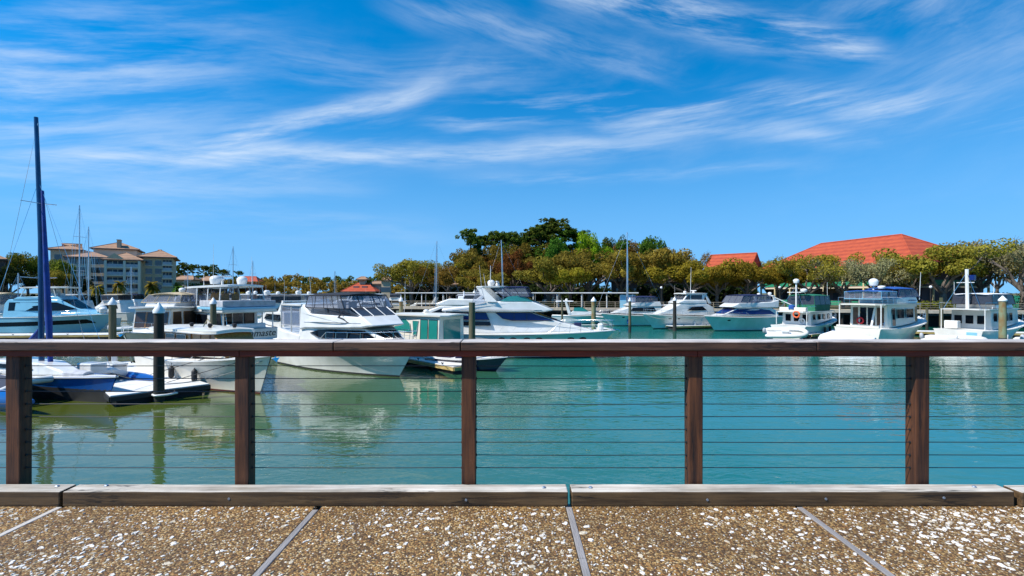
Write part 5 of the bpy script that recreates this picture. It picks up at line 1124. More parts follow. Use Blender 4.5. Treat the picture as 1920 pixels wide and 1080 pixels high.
# covered pier roof
cw = empty('covered_walkway', (S0.x + 0.5, S0.y + 1.2, LZ), ANG); tag(cw, 'long low white-roofed walkway on slim posts before the oaks', 'covered walkway')
MB().box(0, 43.5, -0.2, 2.3, 2.42, 2.57).build('roof', WHITE, cw); MB().box(0.2, 43.3, 0.0, 2.1, 2.25, 2.41).build('roof_beam', DARKIN, cw)
cp = MB().box(-0.06, 0.06, -0.06, 0.06, 0, 2.25).mesh('post', WHITE)
for i in range(11): place(cp, 'post', cw, (1 + 4.15 * i, 0.1, 0)); place(cp, 'post', cw, (1 + 4.15 * i, 1.9, 0))
MB().box(40.5, 43, 0.4, 1.8, 0, 2.2).build('kiosk', SKYB, cw, bevel=0.03)
lampm = MB().tube([(0, 0, 0), (0, 0, 3.2)], [0.06, 0.045], 8).mesh('pole', PILED, 60); globe = MB().lathe([(0.2 * a, 0.2 * b) for a, b in SPH], 12).mesh('globe', WHTC, 60)
for k, (px, lab) in enumerate(((1462, 'lamp post with white globe before the left end of the balconied building'), (1240, 'lamp post with white globe right of the covered pier end'), (1745, 'lamp post with white globe beside the clipped hedge'))):
    s = (px - 960) / F; Y = (85) / (1 + .25 * s) + 2.0; o = empty('street_lamp', (s * Y, Y, LZ)); tag(o, lab, 'street lamp', 'lamps along the far boardwalk')
    place(lampm, 'pole', o); place(globe, 'globe', o, (0, 0, 3.35))

# ------------------------------------------------------------------ foliage
def leafmat(name, a, b_, c, tr=0.25):
    m, t, p = nm(name); g = t.nodes.new('ShaderNodeNewGeometry'); r = t.nodes.new('ShaderNodeValToRGB'); t.links.new(g.outputs['Random Per Island'], r.inputs[0])
    e = r.color_ramp.elements; e[0].color = (*a, 1); e[1].color = (*c, 1); x = e.new(0.5); x.color = (*b_, 1)
    oi = t.nodes.new('ShaderNodeObjectInfo'); hs_ = t.nodes.new('ShaderNodeHueSaturation'); t.links.new(r.outputs[0], hs_.inputs['Color'])
    t.links.new(sstep(t, oi.outputs['Random'], 0, 1, 0.78, 1.18), hs_.inputs['Value']); t.links.new(sstep(t, oi.outputs['Random'], 0, 1, 0.485, 0.515), hs_.inputs['Hue'])
    d = t.nodes.new('ShaderNodeBsdfDiffuse'); tl = t.nodes.new('ShaderNodeBsdfTranslucent'); mx_ = t.nodes.new('ShaderNodeMixShader'); mx_.inputs[0].default_value = tr
    t.links.new(hs_.outputs[0], d.inputs[0]); t.links.new(hs_.outputs[0], tl.inputs[0]); t.links.new(d.outputs[0], mx_.inputs[1]); t.links.new(tl.outputs[0], mx_.inputs[2])
    t.links.new(mx_.outputs[0], t.nodes['Material Output'].inputs['Surface']); return m
LM = {
 'gold': leafmat('leaf_gold', (0.18, 0.135, 0.012), (0.30, 0.235, 0.022), (0.40, 0.32, 0.045), 0.42),
 'olive': leafmat('leaf_olive', (0.13, 0.105, 0.014), (0.24, 0.19, 0.026), (0.35, 0.285, 0.055), 0.42),
 'brown': leafmat('leaf_brown', (0.16, 0.10, 0.016), (0.28, 0.19, 0.028), (0.36, 0.26, 0.06), 0.40),
 'rust': leafmat('leaf_rust', (0.10, 0.04, 0.012), (0.18, 0.075, 0.018), (0.24, 0.12, 0.03)),
 'grey': leafmat('leaf_grey', (0.15, 0.135, 0.06), (0.26, 0.23, 0.11), (0.36, 0.32, 0.17), 0.38),
 'green': leafmat('leaf_green', (0.03, 0.075, 0.010), (0.06, 0.13, 0.015), (0.11, 0.20, 0.025), 0.35),
 'pine': leafmat('leaf_pine', (0.035, 0.065, 0.010), (0.08, 0.12, 0.018), (0.17, 0.19, 0.03), 0.40),
 'lime': leafmat('leaf_lime', (0.14, 0.24, 0.01), (0.22, 0.36, 0.015), (0.32, 0.46, 0.03)),
 'yel': leafmat('leaf_yellowgreen', (0.09, 0.12, 0.012), (0.16, 0.19, 0.02), (0.24, 0.26, 0.04)),
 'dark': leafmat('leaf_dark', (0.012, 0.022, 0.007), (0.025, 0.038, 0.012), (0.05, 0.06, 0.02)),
}
BARK = pm('bark_grey', (0.13, 0.105, 0.085), 0.9, var=0.5, vs=2.5, stretch=(2, 2, 0.5), bump=0.6, bs=10)
BARKR = pm('bark_pine', (0.11, 0.07, 0.045), 0.9, var=0.5, vs=2.5, stretch=(2, 2, 0.5), bump=0.6, bs=10)
def leaves(mb, c, rad, n, size, r, flat=0.7, el=1.6):
    for _ in range(n):
        while True:
            p = Vector((r.uniform(-1, 1), r.uniform(-1, 1), r.uniform(-1, 1))); l = p.length
            if 0.15 < l <= 1: break
        p *= (l ** -0.45); q = Vector(c) + Vector((p.x * rad, p.y * rad, p.z * rad * flat))
        nn = (p.normalized() * 0.7 + Vector((r.uniform(-1, 1), r.uniform(-1, 1), r.uniform(-.4, 1)))).normalized()
        a = nn.cross(Vector((r.uniform(-1, 1), r.uniform(-1, 1), r.uniform(-1, 1)))).normalized(); b_ = nn.cross(a); s = size * r.uniform(0.55, 1.25)
        a *= s * el / 2; b_ *= s / 2
        mb.add([q - a, q + b_ * 0.9 - a * 0.1, q + a, q - b_ * 0.9 + a * 0.1], [(0, 1, 2, 3)])
def limb(mb, a, b_, r0, r1, r, k=4, wob=0.12, n=6):
    a, b_ = Vector(a), Vector(b_); L = (b_ - a).length; pts, rs = [], []
    for i in range(k + 1):
        u = i / k; j = 0 if i in (0, k) else wob * L
        pts.append(a.lerp(b_, u) + Vector((r.uniform(-j, j), r.uniform(-j, j), r.uniform(-j, j) * .6 + 0.10 * L * math.sin(math.pi * u)))); rs.append(r0 + (r1 - r0) * u)
    mb.tube(pts, rs, n); return pts
def oak_proto(seed, sparse=False, tall=0.0):
    r = random.Random(seed); tr = MB(); cr = MB(); base = Vector((0, 0, 2.2 + r.uniform(-.3, .4) + tall)); limb(tr, (0, 0, -0.3), base, 0.42, 0.33, r, 3, 0.06, 8)
    nl = r.choice((5, 6)); cl = []
    for i in range(nl):
        a = 2 * math.pi * i / nl + r.uniform(-.35, .35); reach = r.uniform(2.8, 4.4); e = base + Vector((math.cos(a) * reach, math.sin(a) * reach, r.uniform(2.0, 3.8)))
        P = limb(tr, base, e, 0.22, 0.11, r, 4, 0.10, 6)
        for j in range(4):
            f = P[r.choice((2, 3, 4))]; d = Vector((math.cos(a + r.uniform(-.9, .9)), math.sin(a + r.uniform(-.9, .9)), 0)); g = f + d * r.uniform(1.0, 2.4) + Vector((0, 0, r.uniform(0.4, 2.4)))
            Q = limb(tr, f, g, 0.085, 0.03, r, 3, 0.1, 5); cl.append(g); cl.append(Q[2])
    e = base + Vector((r.uniform(-.6, .6), r.uniform(-.6, .6), 4.6)); P = limb(tr, base, e, 0.2, 0.08, r, 4, 0.1, 6)
    for j in range(9): a = r.uniform(0, 6.3); g = e + Vector((math.cos(a) * r.uniform(.5, 3), math.sin(a) * r.uniform(.5, 3), r.uniform(-.7, 1.2))); limb(tr, P[3], g, 0.07, 0.025, r, 3, 0.1, 5); cl.append(g)
    for c in cl: leaves(cr, c, r.uniform(0.8, 1.5), 105 if sparse else 250, 0.20 if sparse else 0.22, r, 0.70)
    if sparse:
        for c in cl[:30]:
            for _ in range(4): limb(tr, c, c + Vector((r.uniform(-1, 1), r.uniform(-1, 1), r.uniform(.2, 1.2))), 0.03, 0.012, r, 2, .08, 4)
    return tr, cr
def pine_proto(seed):
    r = random.Random(seed); tr = MB(); cr = MB(); H = 15; P = limb(tr, (0, 0, -0.3), (r.uniform(-.7, .7), r.uniform(-.7, .7), H), 0.3, 0.08, r, 6, 0.012, 8)
    for i in range(20):
        u = r.uniform(0.45, 1.0) if i > 2 else 1.0; p = P[-1].lerp(P[2], (1 - u) * 1.4); a = r.uniform(0, 6.3); reach = r.uniform(0.8, 3.2) * (1.25 - 0.55 * u) if i > 2 else r.uniform(0, .8)
        e = p + Vector((math.cos(a) * reach, math.sin(a) * reach, r.uniform(0.1, 0.9))); limb(tr, p, e, 0.07, 0.03, r, 3, 0.08, 5)
        for k in range(7): leaves(cr, e + Vector((r.gauss(0, .75), r.gauss(0, .75), r.gauss(0.15, .42))), r.uniform(.26, .56), 32, 0.25, r, 0.75, 2.4)
    return tr, cr
def round_proto(seed):
    r = random.Random(seed); tr = MB(); cr = MB(); limb(tr, (0, 0, -0.3), (0, 0, 6), 0.3, 0.12, r, 4, 0.03, 8)
    for i in range(46):
        v = Vector((r.gauss(0, 1), r.gauss(0, 1), r.gauss(0, 1))).normalized() * r.uniform(.55, 1); g = Vector((v.x * 3.0, v.y * 3.0, 6.2 + v.z * 2.6)); limb(tr, (0, 0, 4.2), g, 0.05, 0.02, r, 2, .06, 4); leaves(cr, g, r.uniform(.8, 1.2), 110, 0.28, r, 0.8)
    return tr, cr
PROTO = {}
for i in range(4): PROTO['oak%d' % i] = (oak_proto(20 + i), 8.6, 11.0)
PROTO['bare0'] = (oak_proto(41, True, 0.5), 9.1, 11.0); PROTO['bare1'] = (oak_proto(43, True, 0.2), 8.8, 11.0)
for i in range(3): PROTO['pine%d' % i] = (pine_proto(60 + i), 15.6, 6.2)
PROTO['round0'] = (round_proto(81), 9.4, 7.6)
for k_, v in list(PROTO.items()):
    zs_ = [q[2] for q in v[0][1].v]; xs_ = [q[0] for q in v[0][1].v]; PROTO[k_] = (v[0], max(zs_), max(xs_) - min(xs_))
def tree(px, d, top, wpx, kind, leaf, label, name='oak_tree', cat='tree', group='trees on the far bank', bark=None, gz=LZ, rz=None):
    (tr, cr), H, W = PROTO[kind]; z = EYE + (549 - top) * d / F - gz; w = wpx * d / F * (1.16 if kind[:3] in ('oak', 'bar') else 1.3 if kind[:3] == 'pin' else 1.0)
    o = empty(name, ((px - 960) / F * d, d, gz), rnd.uniform(0, 6.28) if rz is None else rz); tag(o, label, cat, group)
    o.scale = (w / W, w / W, z / H)
    tm = cached((kind, 'trunk', (bark or BARK).name), lambda: tr.mesh('trunk', bark or BARK, 60)); cm = cached((kind, leaf), lambda: cr.mesh('crown', LM[leaf]))
    place(tm, 'trunk', o); place(cm, 'crown', o); return o
bd = lambda px, off: (85.0) / (1 + .25 * (px - 960) / F) + off
G2 = 'trees on the far bank'
# front row of live oaks along the boardwalk
tree(772, bd(772, 9), 482, 105, 'oak0', 'olive', 'dark olive oak at the left end of the covered pier')
tree(845, bd(845, 7), 497, 105, 'oak1', 'brown', 'brownish oak behind the tallest sailboat mast before the covered pier')
tree(905, bd(905, 7), 503, 100, 'oak2', 'olive', 'low olive oak left of the rust-coloured tree')
tree(962, bd(962, 10), 470, 70, 'oak3', 'rust', 'rust-orange tree standing below the tall pines')
tree(1030, bd(1030, 7), 482, 125, 'oak1', 'olive', 'spreading olive oak behind the big yacht flybridge')
tree(1105, bd(1105, 8), 470, 140, 'oak0', 'olive', 'large olive oak below the bright lime tree')
tree(1165, bd(1165, 9), 474, 110, 'oak3', 'brown', 'brown oak by the covered pier end')
tree(1240, bd(1240, 11), 463, 120, 'oak2', 'brown', 'tall brownish oak below the round deep green tree')
tree(1292, bd(1292, 6), 484, 145, 'oak1', 'gold', 'golden oak with a low spreading limb before the small red roof')
tree(1400, bd(1400, 6), 490, 105, 'oak0', 'gold', 'golden oak right of the small red roof gable')
tree(1462, bd(1462, 7), 492, 85, 'oak3', 'gold', 'small golden oak at the left end of the balconied building')
tree(1515, bd(1515, 6), 476, 112, 'bare1', 'olive', 'olive oak before the left slope of the large red roof')
tree(1580, bd(1580, 6), 484, 105, 'bare0', 'grey', 'thin grey-leaved oak before the balconied facade')
tree(1648, bd(1648, 6.5), 482, 90, 'bare1', 'grey', 'pale grey twiggy tree before the middle of the large red roof')
tree(1715, bd(1715, 7), 476, 100, 'bare0', 'gold', 'olive oak hiding the right eave of the large red roof')
tree(1768, bd(1768, 6), 456, 165, 'oak1', 'olive', 'broad olive oak right of the large red roof')
tree(1840, bd(1840, 9), 446, 115, 'bare0', 'olive', 'tall thin-topped olive oak near the green fence')
tree(1918, bd(1918, 5), 446, 130, 'bare1', 'grey', 'half-bare oak with long dark limbs above the green fence')
tree(1995, bd(1995, 7), 450, 140, 'oak0', 'olive', 'olive oak beyond the half-bare oak')
# second row and tall trees behind
tree(800, 108, 505, 110, 'oak2', 'olive', 'low olive oak behind the dark oak of the pier end')
tree(880, 106, 470, 90, 'oak3', 'olive', 'olive oak at the foot of the left pine')
tree(925, 112, 478, 110, 'oak0', 'rust', 'rusty oak between the pines')
tree(1000, 112, 470, 120, 'oak1', 'brown', 'brown oak below the tallest pine')
tree(1070, 110, 462, 120, 'oak2', 'olive', 'olive oak right of the tallest pine')
tree(1200, 112, 466, 120, 'oak0', 'olive', 'olive oak left of the round deep green tree')
tree(1290, 108, 470, 90, 'bare0', 'brown', 'thin brown tree behind the golden spreading oak')
tree(1340, 104, 495, 100, 'oak3', 'gold', 'golden oak tucked under the small red roof')
tree(1440, 112, 486, 70, 'oak1', 'gold', 'golden oak between the two red roofs')
tree(1790, 100, 450, 125, 'bare1', 'olive', 'olive oak behind the broad oak right of the large roof')
tree(1870, 96, 462, 90, 'bare0', 'olive', 'thin-leaved oak standing behind the green fence')
tree(815, bd(815, 12), 490, 80, 'oak3', 'gold', 'yellowish oak between the dark pier oak and the brownish one')
tree(1070, bd(1070, 5), 497, 90, 'oak2', 'gold', 'low golden oak behind the covered pier roof middle')
tree(1345, bd(1345, 5), 497, 90, 'oak2', 'gold', 'golden oak directly below the small red roof')
tree(1545, bd(1545, 11), 474, 90, 'oak1', 'gold', 'golden-topped oak against the left of the large red roof')
tree(1680, bd(1680, 10), 478, 80, 'oak0', 'olive', 'olive oak against the lower right slope of the large red roof')
P3 = 'pines above the oaks'
tree(945, 122, 436, 62, 'pine0', 'pine', 'pine standing behind the raked sailboat mast', 'pine_tree', 'pine', P3, BARKR, rz=0.9)
tree(1085, 118, 430, 66, 'pine2', 'pine', 'pine between the broadest crown and the lime-green tree', 'pine_tree', 'pine', P3, BARKR, rz=2.9)
tree(1120, 112, 452, 90, 'oak3', 'green', 'green tree below the lime-green one', 'green_tree')
tree(980, 110, 452, 100, 'oak1', 'olive', 'tall olive oak filling the space under the middle pines')
tree(900, 110, 458, 90, 'oak0', 'olive', 'tall olive oak under the two open-crowned pines')
tree(1170, 116, 452, 90, 'oak2', 'brown', 'tall brown oak behind the silver sailboat mast')
tree(905, 118, 440, 60, 'pine2', 'pine', 'pine filling the gap between the two open-crowned pines', 'pine_tree', 'pine', P3, BARKR, rz=5.0)
tree(985, 116, 436, 66, 'pine0', 'pine', 'dense pine just left of the broadest pine crown', 'pine_tree', 'pine', P3, BARKR, rz=3.0)
tree(1015, 112, 418, 70, 'pine1', 'pine', 'pine merging with the left edge of the broadest crown', 'pine_tree', 'pine', P3, BARKR, rz=0.5)
tree(880, 112, 427, 62, 'pine0', 'pine', 'leftmost-leaning tall pine with open flat crown over the olive oaks', 'pine_tree', 'pine', P3, BARKR)
tree(925, 116, 431, 60, 'pine1', 'pine', 'tall pine with layered tufts between two neighbours', 'pine_tree', 'pine', P3, BARKR)
tree(963, 113, 432, 55, 'pine2', 'pine', 'pine with rounded top right beside the raked sailboat mast', 'pine_tree', 'pine', P3, BARKR)
tree(1032, 114, 409, 100, 'pine0', 'pine', 'tallest and broadest pine with dark flat-topped crown', 'pine_tree', 'pine', P3, BARKR, rz=2.0)
tree(1062, 112, 424, 80, 'pine1', 'green', 'green-crowned pine overlapping the tallest one', 'pine_tree', 'pine', P3, BARKR, rz=1.0)
tree(1000, 120, 440, 70, 'pine2', 'pine', 'shorter pine left of the tallest one', 'pine_tree', 'pine', P3, BARKR, rz=4.0)
tree(1042, 108, 440, 70, 'oak3', 'green', 'deep green tree in front of the tallest pine trunk', 'green_tree')
tree(1106, 107, 434, 66, 'oak2', 'lime', 'bright lime-green tree beside the tallest pines', 'lime_tree')
tree(1138, 120, 441, 55, 'oak1', 'pine', 'dark small-crowned tree right of the lime-green one', 'dark_tree')
tree(1224, 118, 439, 66, 'round0', 'green', 'round deep green tree standing above the brown oaks', 'green_tree')
# left bank
GL = 'trees on the left bank'
tree(52, 118, 472, 70, 'oak0', 'yel', 'yellow-green tree left of the apartment block', 'leafy_tree', group=GL)
tree(100, 112, 505, 65, 'oak2', 'olive', 'low olive tree before the left wing of the apartments', 'leafy_tree', group=GL)
tree(118, 116, 485, 45, 'round0', 'yel', 'bright yellow-green shrub tree at the apartment corner', 'leafy_tree', group=GL)
tree(20, 104, 500, 80, 'oak3', 'dark', 'dark tree behind the brown bimini cruiser', 'leafy_tree', group=GL)
tree(150, 112, 518, 40, 'round0', 'dark', 'dark round shrub below the apartment windows', 'leafy_tree', group=GL)
tree(-40, 108, 470, 120, 'oak1', 'olive', 'olive oak outside the edge by the brown house', 'leafy_tree', group=GL)
SKYP = ['tallest skyline pine just right of the apartment block', 'broad skyline pine above the brown-red house', 'skyline pine above the long red-brown house', 'slim skyline pine at the end of the long red-brown house', 'low wide pine between the long house and the sportfisher', 'pine behind the sportfisher hardtop masts', 'slim pine touching the apartment block wall']
for i, (px, top, d, w_) in enumerate(((345, 491, 195, 26), (362, 494, 205, 30), (385, 497, 200, 26), (399, 495, 210, 22), (417, 504, 190, 30), (450, 507, 195, 26), (333, 497, 190, 18))):
    tree(px, d, top, w_, 'pine%d' % (i % 3), 'pine', SKYP[i], 'pine_tree', 'pine', 'pines on the left skyline', BARKR, rz=i)
for i, (px, top, d, w_, lf) in enumerate(((350, 528, 150, 60, 'olive'), (398, 530, 150, 50, 'dark'), (430, 522, 165, 50, 'olive'), (470, 528, 170, 50, 'rust'), (500, 526, 190, 50, 'brown'))):
    tree(px, d, top, w_, 'oak%d' % (i % 4), lf, ['low olive tree right of the apartment block', 'dark low tree before the far red roofs', 'olive tree behind the sportfisher hardtop', 'rust-brown tree behind the sportfisher domes', 'brown tree where the far woods begin'][i], 'leafy_tree', group=GL)
for i, (px, lf, kd) in enumerate(((-120, 'olive', 'oak0'), (-230, 'dark', 'oak2'), (-330, 'olive', 'oak3'), (-470, 'gold', 'oak1'), (-640, 'olive', 'oak2'))):
    tree(px, 122, 485 + 6 * (i % 2), 130, kd, lf, ['olive oak next to the brown house', 'dark oak past the brown house', 'second olive oak past the brown house', 'golden oak on the empty left shore', 'last olive oak on the left shore'][i], 'leafy_tree', group=GL)
# palms
def palm_proto(seed):
    r = random.Random(seed); tr = MB(); cr = MB(); limb(tr, (0, 0, -0.3), (0.2, 0, 4.3), 0.22, 0.17, r, 4, 0.02, 8)
    for i in range(46):
        a = r.uniform(0, 6.28); up = r.uniform(-0.7, 1.1); L = r.uniform(1.5, 2.1); w = r.uniform(.3, .5); c = Vector((0.2, 0, 4.3)); P = []
        for k in range(4):
            u = k / 3; P.append(c + Vector((math.cos(a) * L * u, math.sin(a) * L * u, L * (up * u - 0.75 * u * u))))
        s = Vector((-math.sin(a), math.cos(a), 0)); ww = (0.04, w, w * .9, 0.03)
        for k in range(3): cr.add([P[k] - s * ww[k], P[k] + s * ww[k], P[k + 1] + s * ww[k + 1], P[k + 1] - s * ww[k + 1]], [(0, 1, 2, 3)])
    return tr, cr
PROTO['palm'] = (palm_proto(5), 5.6, 3.9)
for i, (px, top, d, lab) in enumerate(((224, 522, 108, 'palm before the white gabled apartment front'), (284, 523, 108, 'palm before the plain right wall of the apartments'), (184, 530, 106, 'palm half hidden beside the gabled front'), (335, 533, 112, 'palm right of the apartment block'), (360, 535, 116, 'palm before the low olive tree'))):
    tree(px, d, top, 28, 'palm', 'olive' if i != 3 else 'green', lab, 'palm_tree', 'palm', 'palms before the apartments', rz=i * 1.7)
# shrubs and far woods that read as one mass
def mass(name, lab, cells, leaf, size, per, seed, cat='shrubs'):
    r = random.Random(seed); mb = MB()
    for (x, y, z, rad) in cells: leaves(mb, (x, y, z), rad, per, size, r, 0.8)
    o = mb.build(name, LM[leaf]); tag(o, lab, cat, kind='stuff'); return o
r9 = random.Random(9)
mass('far_woods', 'brown and green woods along the far skyline', [((px - 960) / F * d, d, LZ + h * u, 1.9) for _ in range(250) for px in [r9.uniform(440, 760)] for d in [r9.uniform(250, 300)] for u in [r9.uniform(0.1, 1)] for h in [7.0 + 4.5 * max(0, 1 - abs(px - 540) / 130) + r9.uniform(-1, 1)]], 'brown', 0.9, 60, 1, 'woods')
mass('far_woods', 'dark green woods behind the brown skyline woods', [((px - 960) / F * 310, 310 + r9.uniform(-8, 8), LZ + r9.uniform(4, 11.5), 2.2) for _ in range(150) for px in [r9.uniform(320, 900)]], 'pine', 1.0, 55, 2, 'woods')
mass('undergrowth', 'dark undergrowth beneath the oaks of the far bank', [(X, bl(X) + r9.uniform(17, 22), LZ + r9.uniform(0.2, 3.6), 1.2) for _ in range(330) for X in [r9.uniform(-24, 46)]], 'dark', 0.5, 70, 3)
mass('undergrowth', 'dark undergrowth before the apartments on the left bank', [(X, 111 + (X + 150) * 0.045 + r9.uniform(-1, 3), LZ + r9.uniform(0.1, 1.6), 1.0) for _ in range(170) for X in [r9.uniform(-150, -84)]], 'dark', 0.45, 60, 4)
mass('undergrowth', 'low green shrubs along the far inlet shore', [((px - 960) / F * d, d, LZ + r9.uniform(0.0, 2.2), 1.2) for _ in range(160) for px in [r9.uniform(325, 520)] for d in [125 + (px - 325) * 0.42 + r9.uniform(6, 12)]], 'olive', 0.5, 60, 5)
def hedge(px0, px1, off, h, lab, leaf='yel'):
    x0, x1 = [(p - 960) / F * bd(p, off) for p in (px0, px1)]; o = empty('hedge', ((x0 + x1) / 2, bl((x0 + x1) / 2) + off, LZ), ANG); tag(o, lab, 'hedge', 'hedges along the boardwalk'); r = random.Random(int(px0)); mb = MB(); L = abs(x1 - x0) * 1.03
    for i in range(int(L * 2.2)): leaves(mb, (-L / 2 + i / 2.2, r.uniform(-.4, .4), h * 0.55), h * 0.55, 110, 0.16, r, 0.9)
    mb.build('foliage', LM[leaf], o)
hedge(1672, 1790, 4.5, 1.3, 'clipped bright green hedge before the right end of the balconied building'); hedge(1440, 1500, 4.6, 0.9, 'low green hedge at the left end of the balconied building', 'green')
hedge(1012, 1190, 4.4, 0.8, 'low yellow-green hedge under the covered pier roof'); hedge(830, 1000, 4.4, 0.8, 'low yellow-green hedge left of the big yacht flybridge'); hedge(1842, 1895, 4.8, 2.6, 'tall dark hedge before the green fence', 'dark')

# ------------------------------------------------------------------ buildings
def tile_mat(name, col, dark, sc=2.4):
    m, t, p = nm(name); c = t.nodes.new('ShaderNodeTexCoord'); w_ = t.nodes.new('ShaderNodeTexWave'); w_.wave_type = 'BANDS'; w_.bands_direction = 'Z'; w_.inputs['Scale'].default_value = sc; w_.inputs['Distortion'].default_value = 0.6
    t.links.new(c.outputs['Object'], w_.inputs[0]); n_ = noise(t, c.outputs['Object'], 1.2, 6, 0.65); f = M(t, 'ADD', M(t, 'MULTIPLY', w_.outputs['Fac'], 0.5), M(t, 'MULTIPLY', sstep(t, n_.outputs[0], .3, .7), 0.5))
    x = t.nodes.new('ShaderNodeMix'); x.data_type = 'RGBA'; t.links.new(f, x.inputs['Factor']); x.inputs['A'].default_value = (*dark, 1); x.inputs['B'].default_value = (*col, 1)
    t.links.new(x.outputs['Result'], p.inputs['Base Color']); p.inputs['Roughness'].default_value = 0.8
    b_ = t.nodes.new('ShaderNodeBump'); b_.inputs['Strength'].default_value = 0.5; b_.inputs['Distance'].default_value = 0.05; t.links.new(w_.outputs['Fac'], b_.inputs['Height']); t.links.new(b_.outputs[0], p.inputs['Normal']); return m
REDR = tile_mat('red_metal_roof', (0.46, 0.078, 0.022), (0.27, 0.036, 0.012), 0.42); TERRA = tile_mat('terracotta_tiles', (0.40, 0.235, 0.135), (0.22, 0.12, 0.07), 0.5)
STUC = pm('stucco_cream', (0.62, 0.53, 0.39), 0.9, var=0.12, vs=0.4); STUG = pm('stucco_grey', (0.56, 0.43, 0.27), 0.9, var=0.12, vs=0.4); STUT = pm('stucco_tan', (0.45, 0.36, 0.25), 0.9, var=0.12, vs=0.4); STUW = pm('stucco_white', (0.70, 0.67, 0.60), 0.9, var=0.1, vs=0.4)
WINB = pm('window_pane', (0.03, 0.045, 0.06), 0.1, spec=0.8); POSTY = pm('balcony_post_yellow', (0.60, 0.50, 0.28), 0.8, var=0.1); GRNR = pm('balcony_rail_green', (0.02, 0.24, 0.13), 0.6, var=0.1); BRWN = pm('siding_brown', (0.09, 0.055, 0.045), 0.85, var=0.3, vs=0.8, stretch=(1, 1, 4))
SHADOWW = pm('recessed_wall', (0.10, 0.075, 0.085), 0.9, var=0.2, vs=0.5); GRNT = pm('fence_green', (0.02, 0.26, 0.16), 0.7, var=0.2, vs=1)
GUT = pm('gutter_brown', (0.10, 0.07, 0.05), 0.6)
def hip(parent, x0, x1, y0, y1, ze, zr, mat, hipx=None, name='roof', over=0.5, gable=()):
    x0 -= over; x1 += over; y0 -= over; y1 += over; ym = (y0 + y1) / 2; hx = hipx if hipx is not None else (y1 - y0) / 2
    a = x0 if 'l' in gable else x0 + hx; b_ = x1 if 'r' in gable else x1 - hx
    mb = MB(); mb.add([(x0, y0, ze), (x1, y0, ze), (x1, y1, ze), (x0, y1, ze), (a, ym, zr), (b_, ym, zr), (x0, y0, ze - .25), (x1, y0, ze - .25), (x1, y1, ze - .25), (x0, y1, ze - .25)],
        [(0, 1, 5, 4), (2, 3, 4, 5), (1, 2, 5), (3, 0, 4), (6, 7, 1, 0), (7, 8, 2, 1), (8, 9, 3, 2), (9, 6, 0, 3), (9, 8, 7, 6)]); o_ = mb.build(name, mat, parent)
    for p_, q_ in (((a, ym, zr), (b_, ym, zr)), ((x0, y0, ze), (a, ym, zr)), ((x0, y1, ze), (a, ym, zr)), ((x1, y0, ze), (b_, ym, zr)), ((x1, y1, ze), (b_, ym, zr))):
        if (Vector(p_) - Vector(q_)).length > 0.3: MB().tube([p_, q_], 0.13, 6).build('ridge_cap', mat, o_, smooth=60)
    for yy in (y0, y1): MB().box(x0, x1, yy - 0.08, yy + 0.08, ze - 0.3, ze - 0.05).build('gutter', GUT, o_)
    return o_
# red-roofed building with balconies, long side running away from us
rb = empty('balcony_building', (55.5, 110.5, LZ), R(-76)); tag(rb, 'two-storey building with large red hip roof and green balcony rails behind the oaks', 'building')
LX, DP = 33.0, 16.0
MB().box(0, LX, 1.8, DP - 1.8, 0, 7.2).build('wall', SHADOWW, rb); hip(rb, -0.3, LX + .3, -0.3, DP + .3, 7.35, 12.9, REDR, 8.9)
MB().box(-0.2, LX + 0.2, -0.1, 1.8, 3.3, 3.6).build('balcony_slab', STUC, rb); MB().box(LX - 1.8, LX + 0.3, 1.8, DP, 3.31, 3.61).build('balcony_slab', STUC, rb)
bp_ = MB().box(-0.13, 0.13, -0.13, 0.13, 0, 7.15).mesh('post', POSTY); pane = MB().box(-0.9, 0.9, -0.03, 0.0, 0.1, 2.3).mesh('door_pane', WINB); brl = MB().box(0.15, 3.95, -0.04, 0.04, 0.12, 0.95).mesh('balcony_rail', GRNR)
for i in range(9):
    x = i * 4.1; place(bp_, 'post', rb, (x, 0, 0))
    if i < 8:
        for z in (0.05, 3.62): place(brl, 'balcony_rail', rb, (x, 0, z)); place(pane, 'door_pane', rb, (x + 1.3, 1.79, z + .1)); place(pane, 'door_pane', rb, (x + 3.1, 1.79, z + .1), (0, 0, 0), (0.4, 1, 0.6))
for i in range(1, 5):
    y = i * 4.0; place(bp_, 'post', rb, (LX + .1, y, 0))
    if i < 4: place(brl, 'balcony_rail', rb, (LX + .1, y, 3.62), (0, 0, R(90))); place(brl, 'balcony_rail', rb, (LX + .1, y, 0.05), (0, 0, R(90)))
MB().box(LX - 1.79, LX - 1.7, 3, 12, 0.1, 3.2).build('lower_wall', STUT, rb); MB().add([(LX - 6, -0.4, 7.7), (LX + 2.0, -0.4, 7.2), (LX + 2.0, 6.0, 7.2), (LX - 6, 6, 10.2)], [(0, 1, 2, 3), (3, 2, 1, 0)]).build('lower_roof', REDR, rb)
# gabled red roof house
gh = empty('gabled_house', (45.2, 114, LZ), R(-42)); tag(gh, 'brown house with red gabled roof rising behind the golden oaks', 'house')
MB().box(0, 8.5, 0, 7, 0, 7.8).build('wall', BRWN, gh); hip(gh, 0, 8.5, 0, 7, 7.8, 11.4, REDR, 0, gable=('l', 'r'), over=0.8)
MB().add([(8.52, 0, 7.6), (8.52, 7, 7.6), (8.52, 3.5, 11.1)], [(0, 1, 2)]).build('gable', BRWN, gh); place(pane, 'window', gh, (3, -0.01, 4)); place(pane, 'window', gh, (6.6, -0.01, 4)); place(pane, 'window', gh, (5.5, -0.01, 0.8))
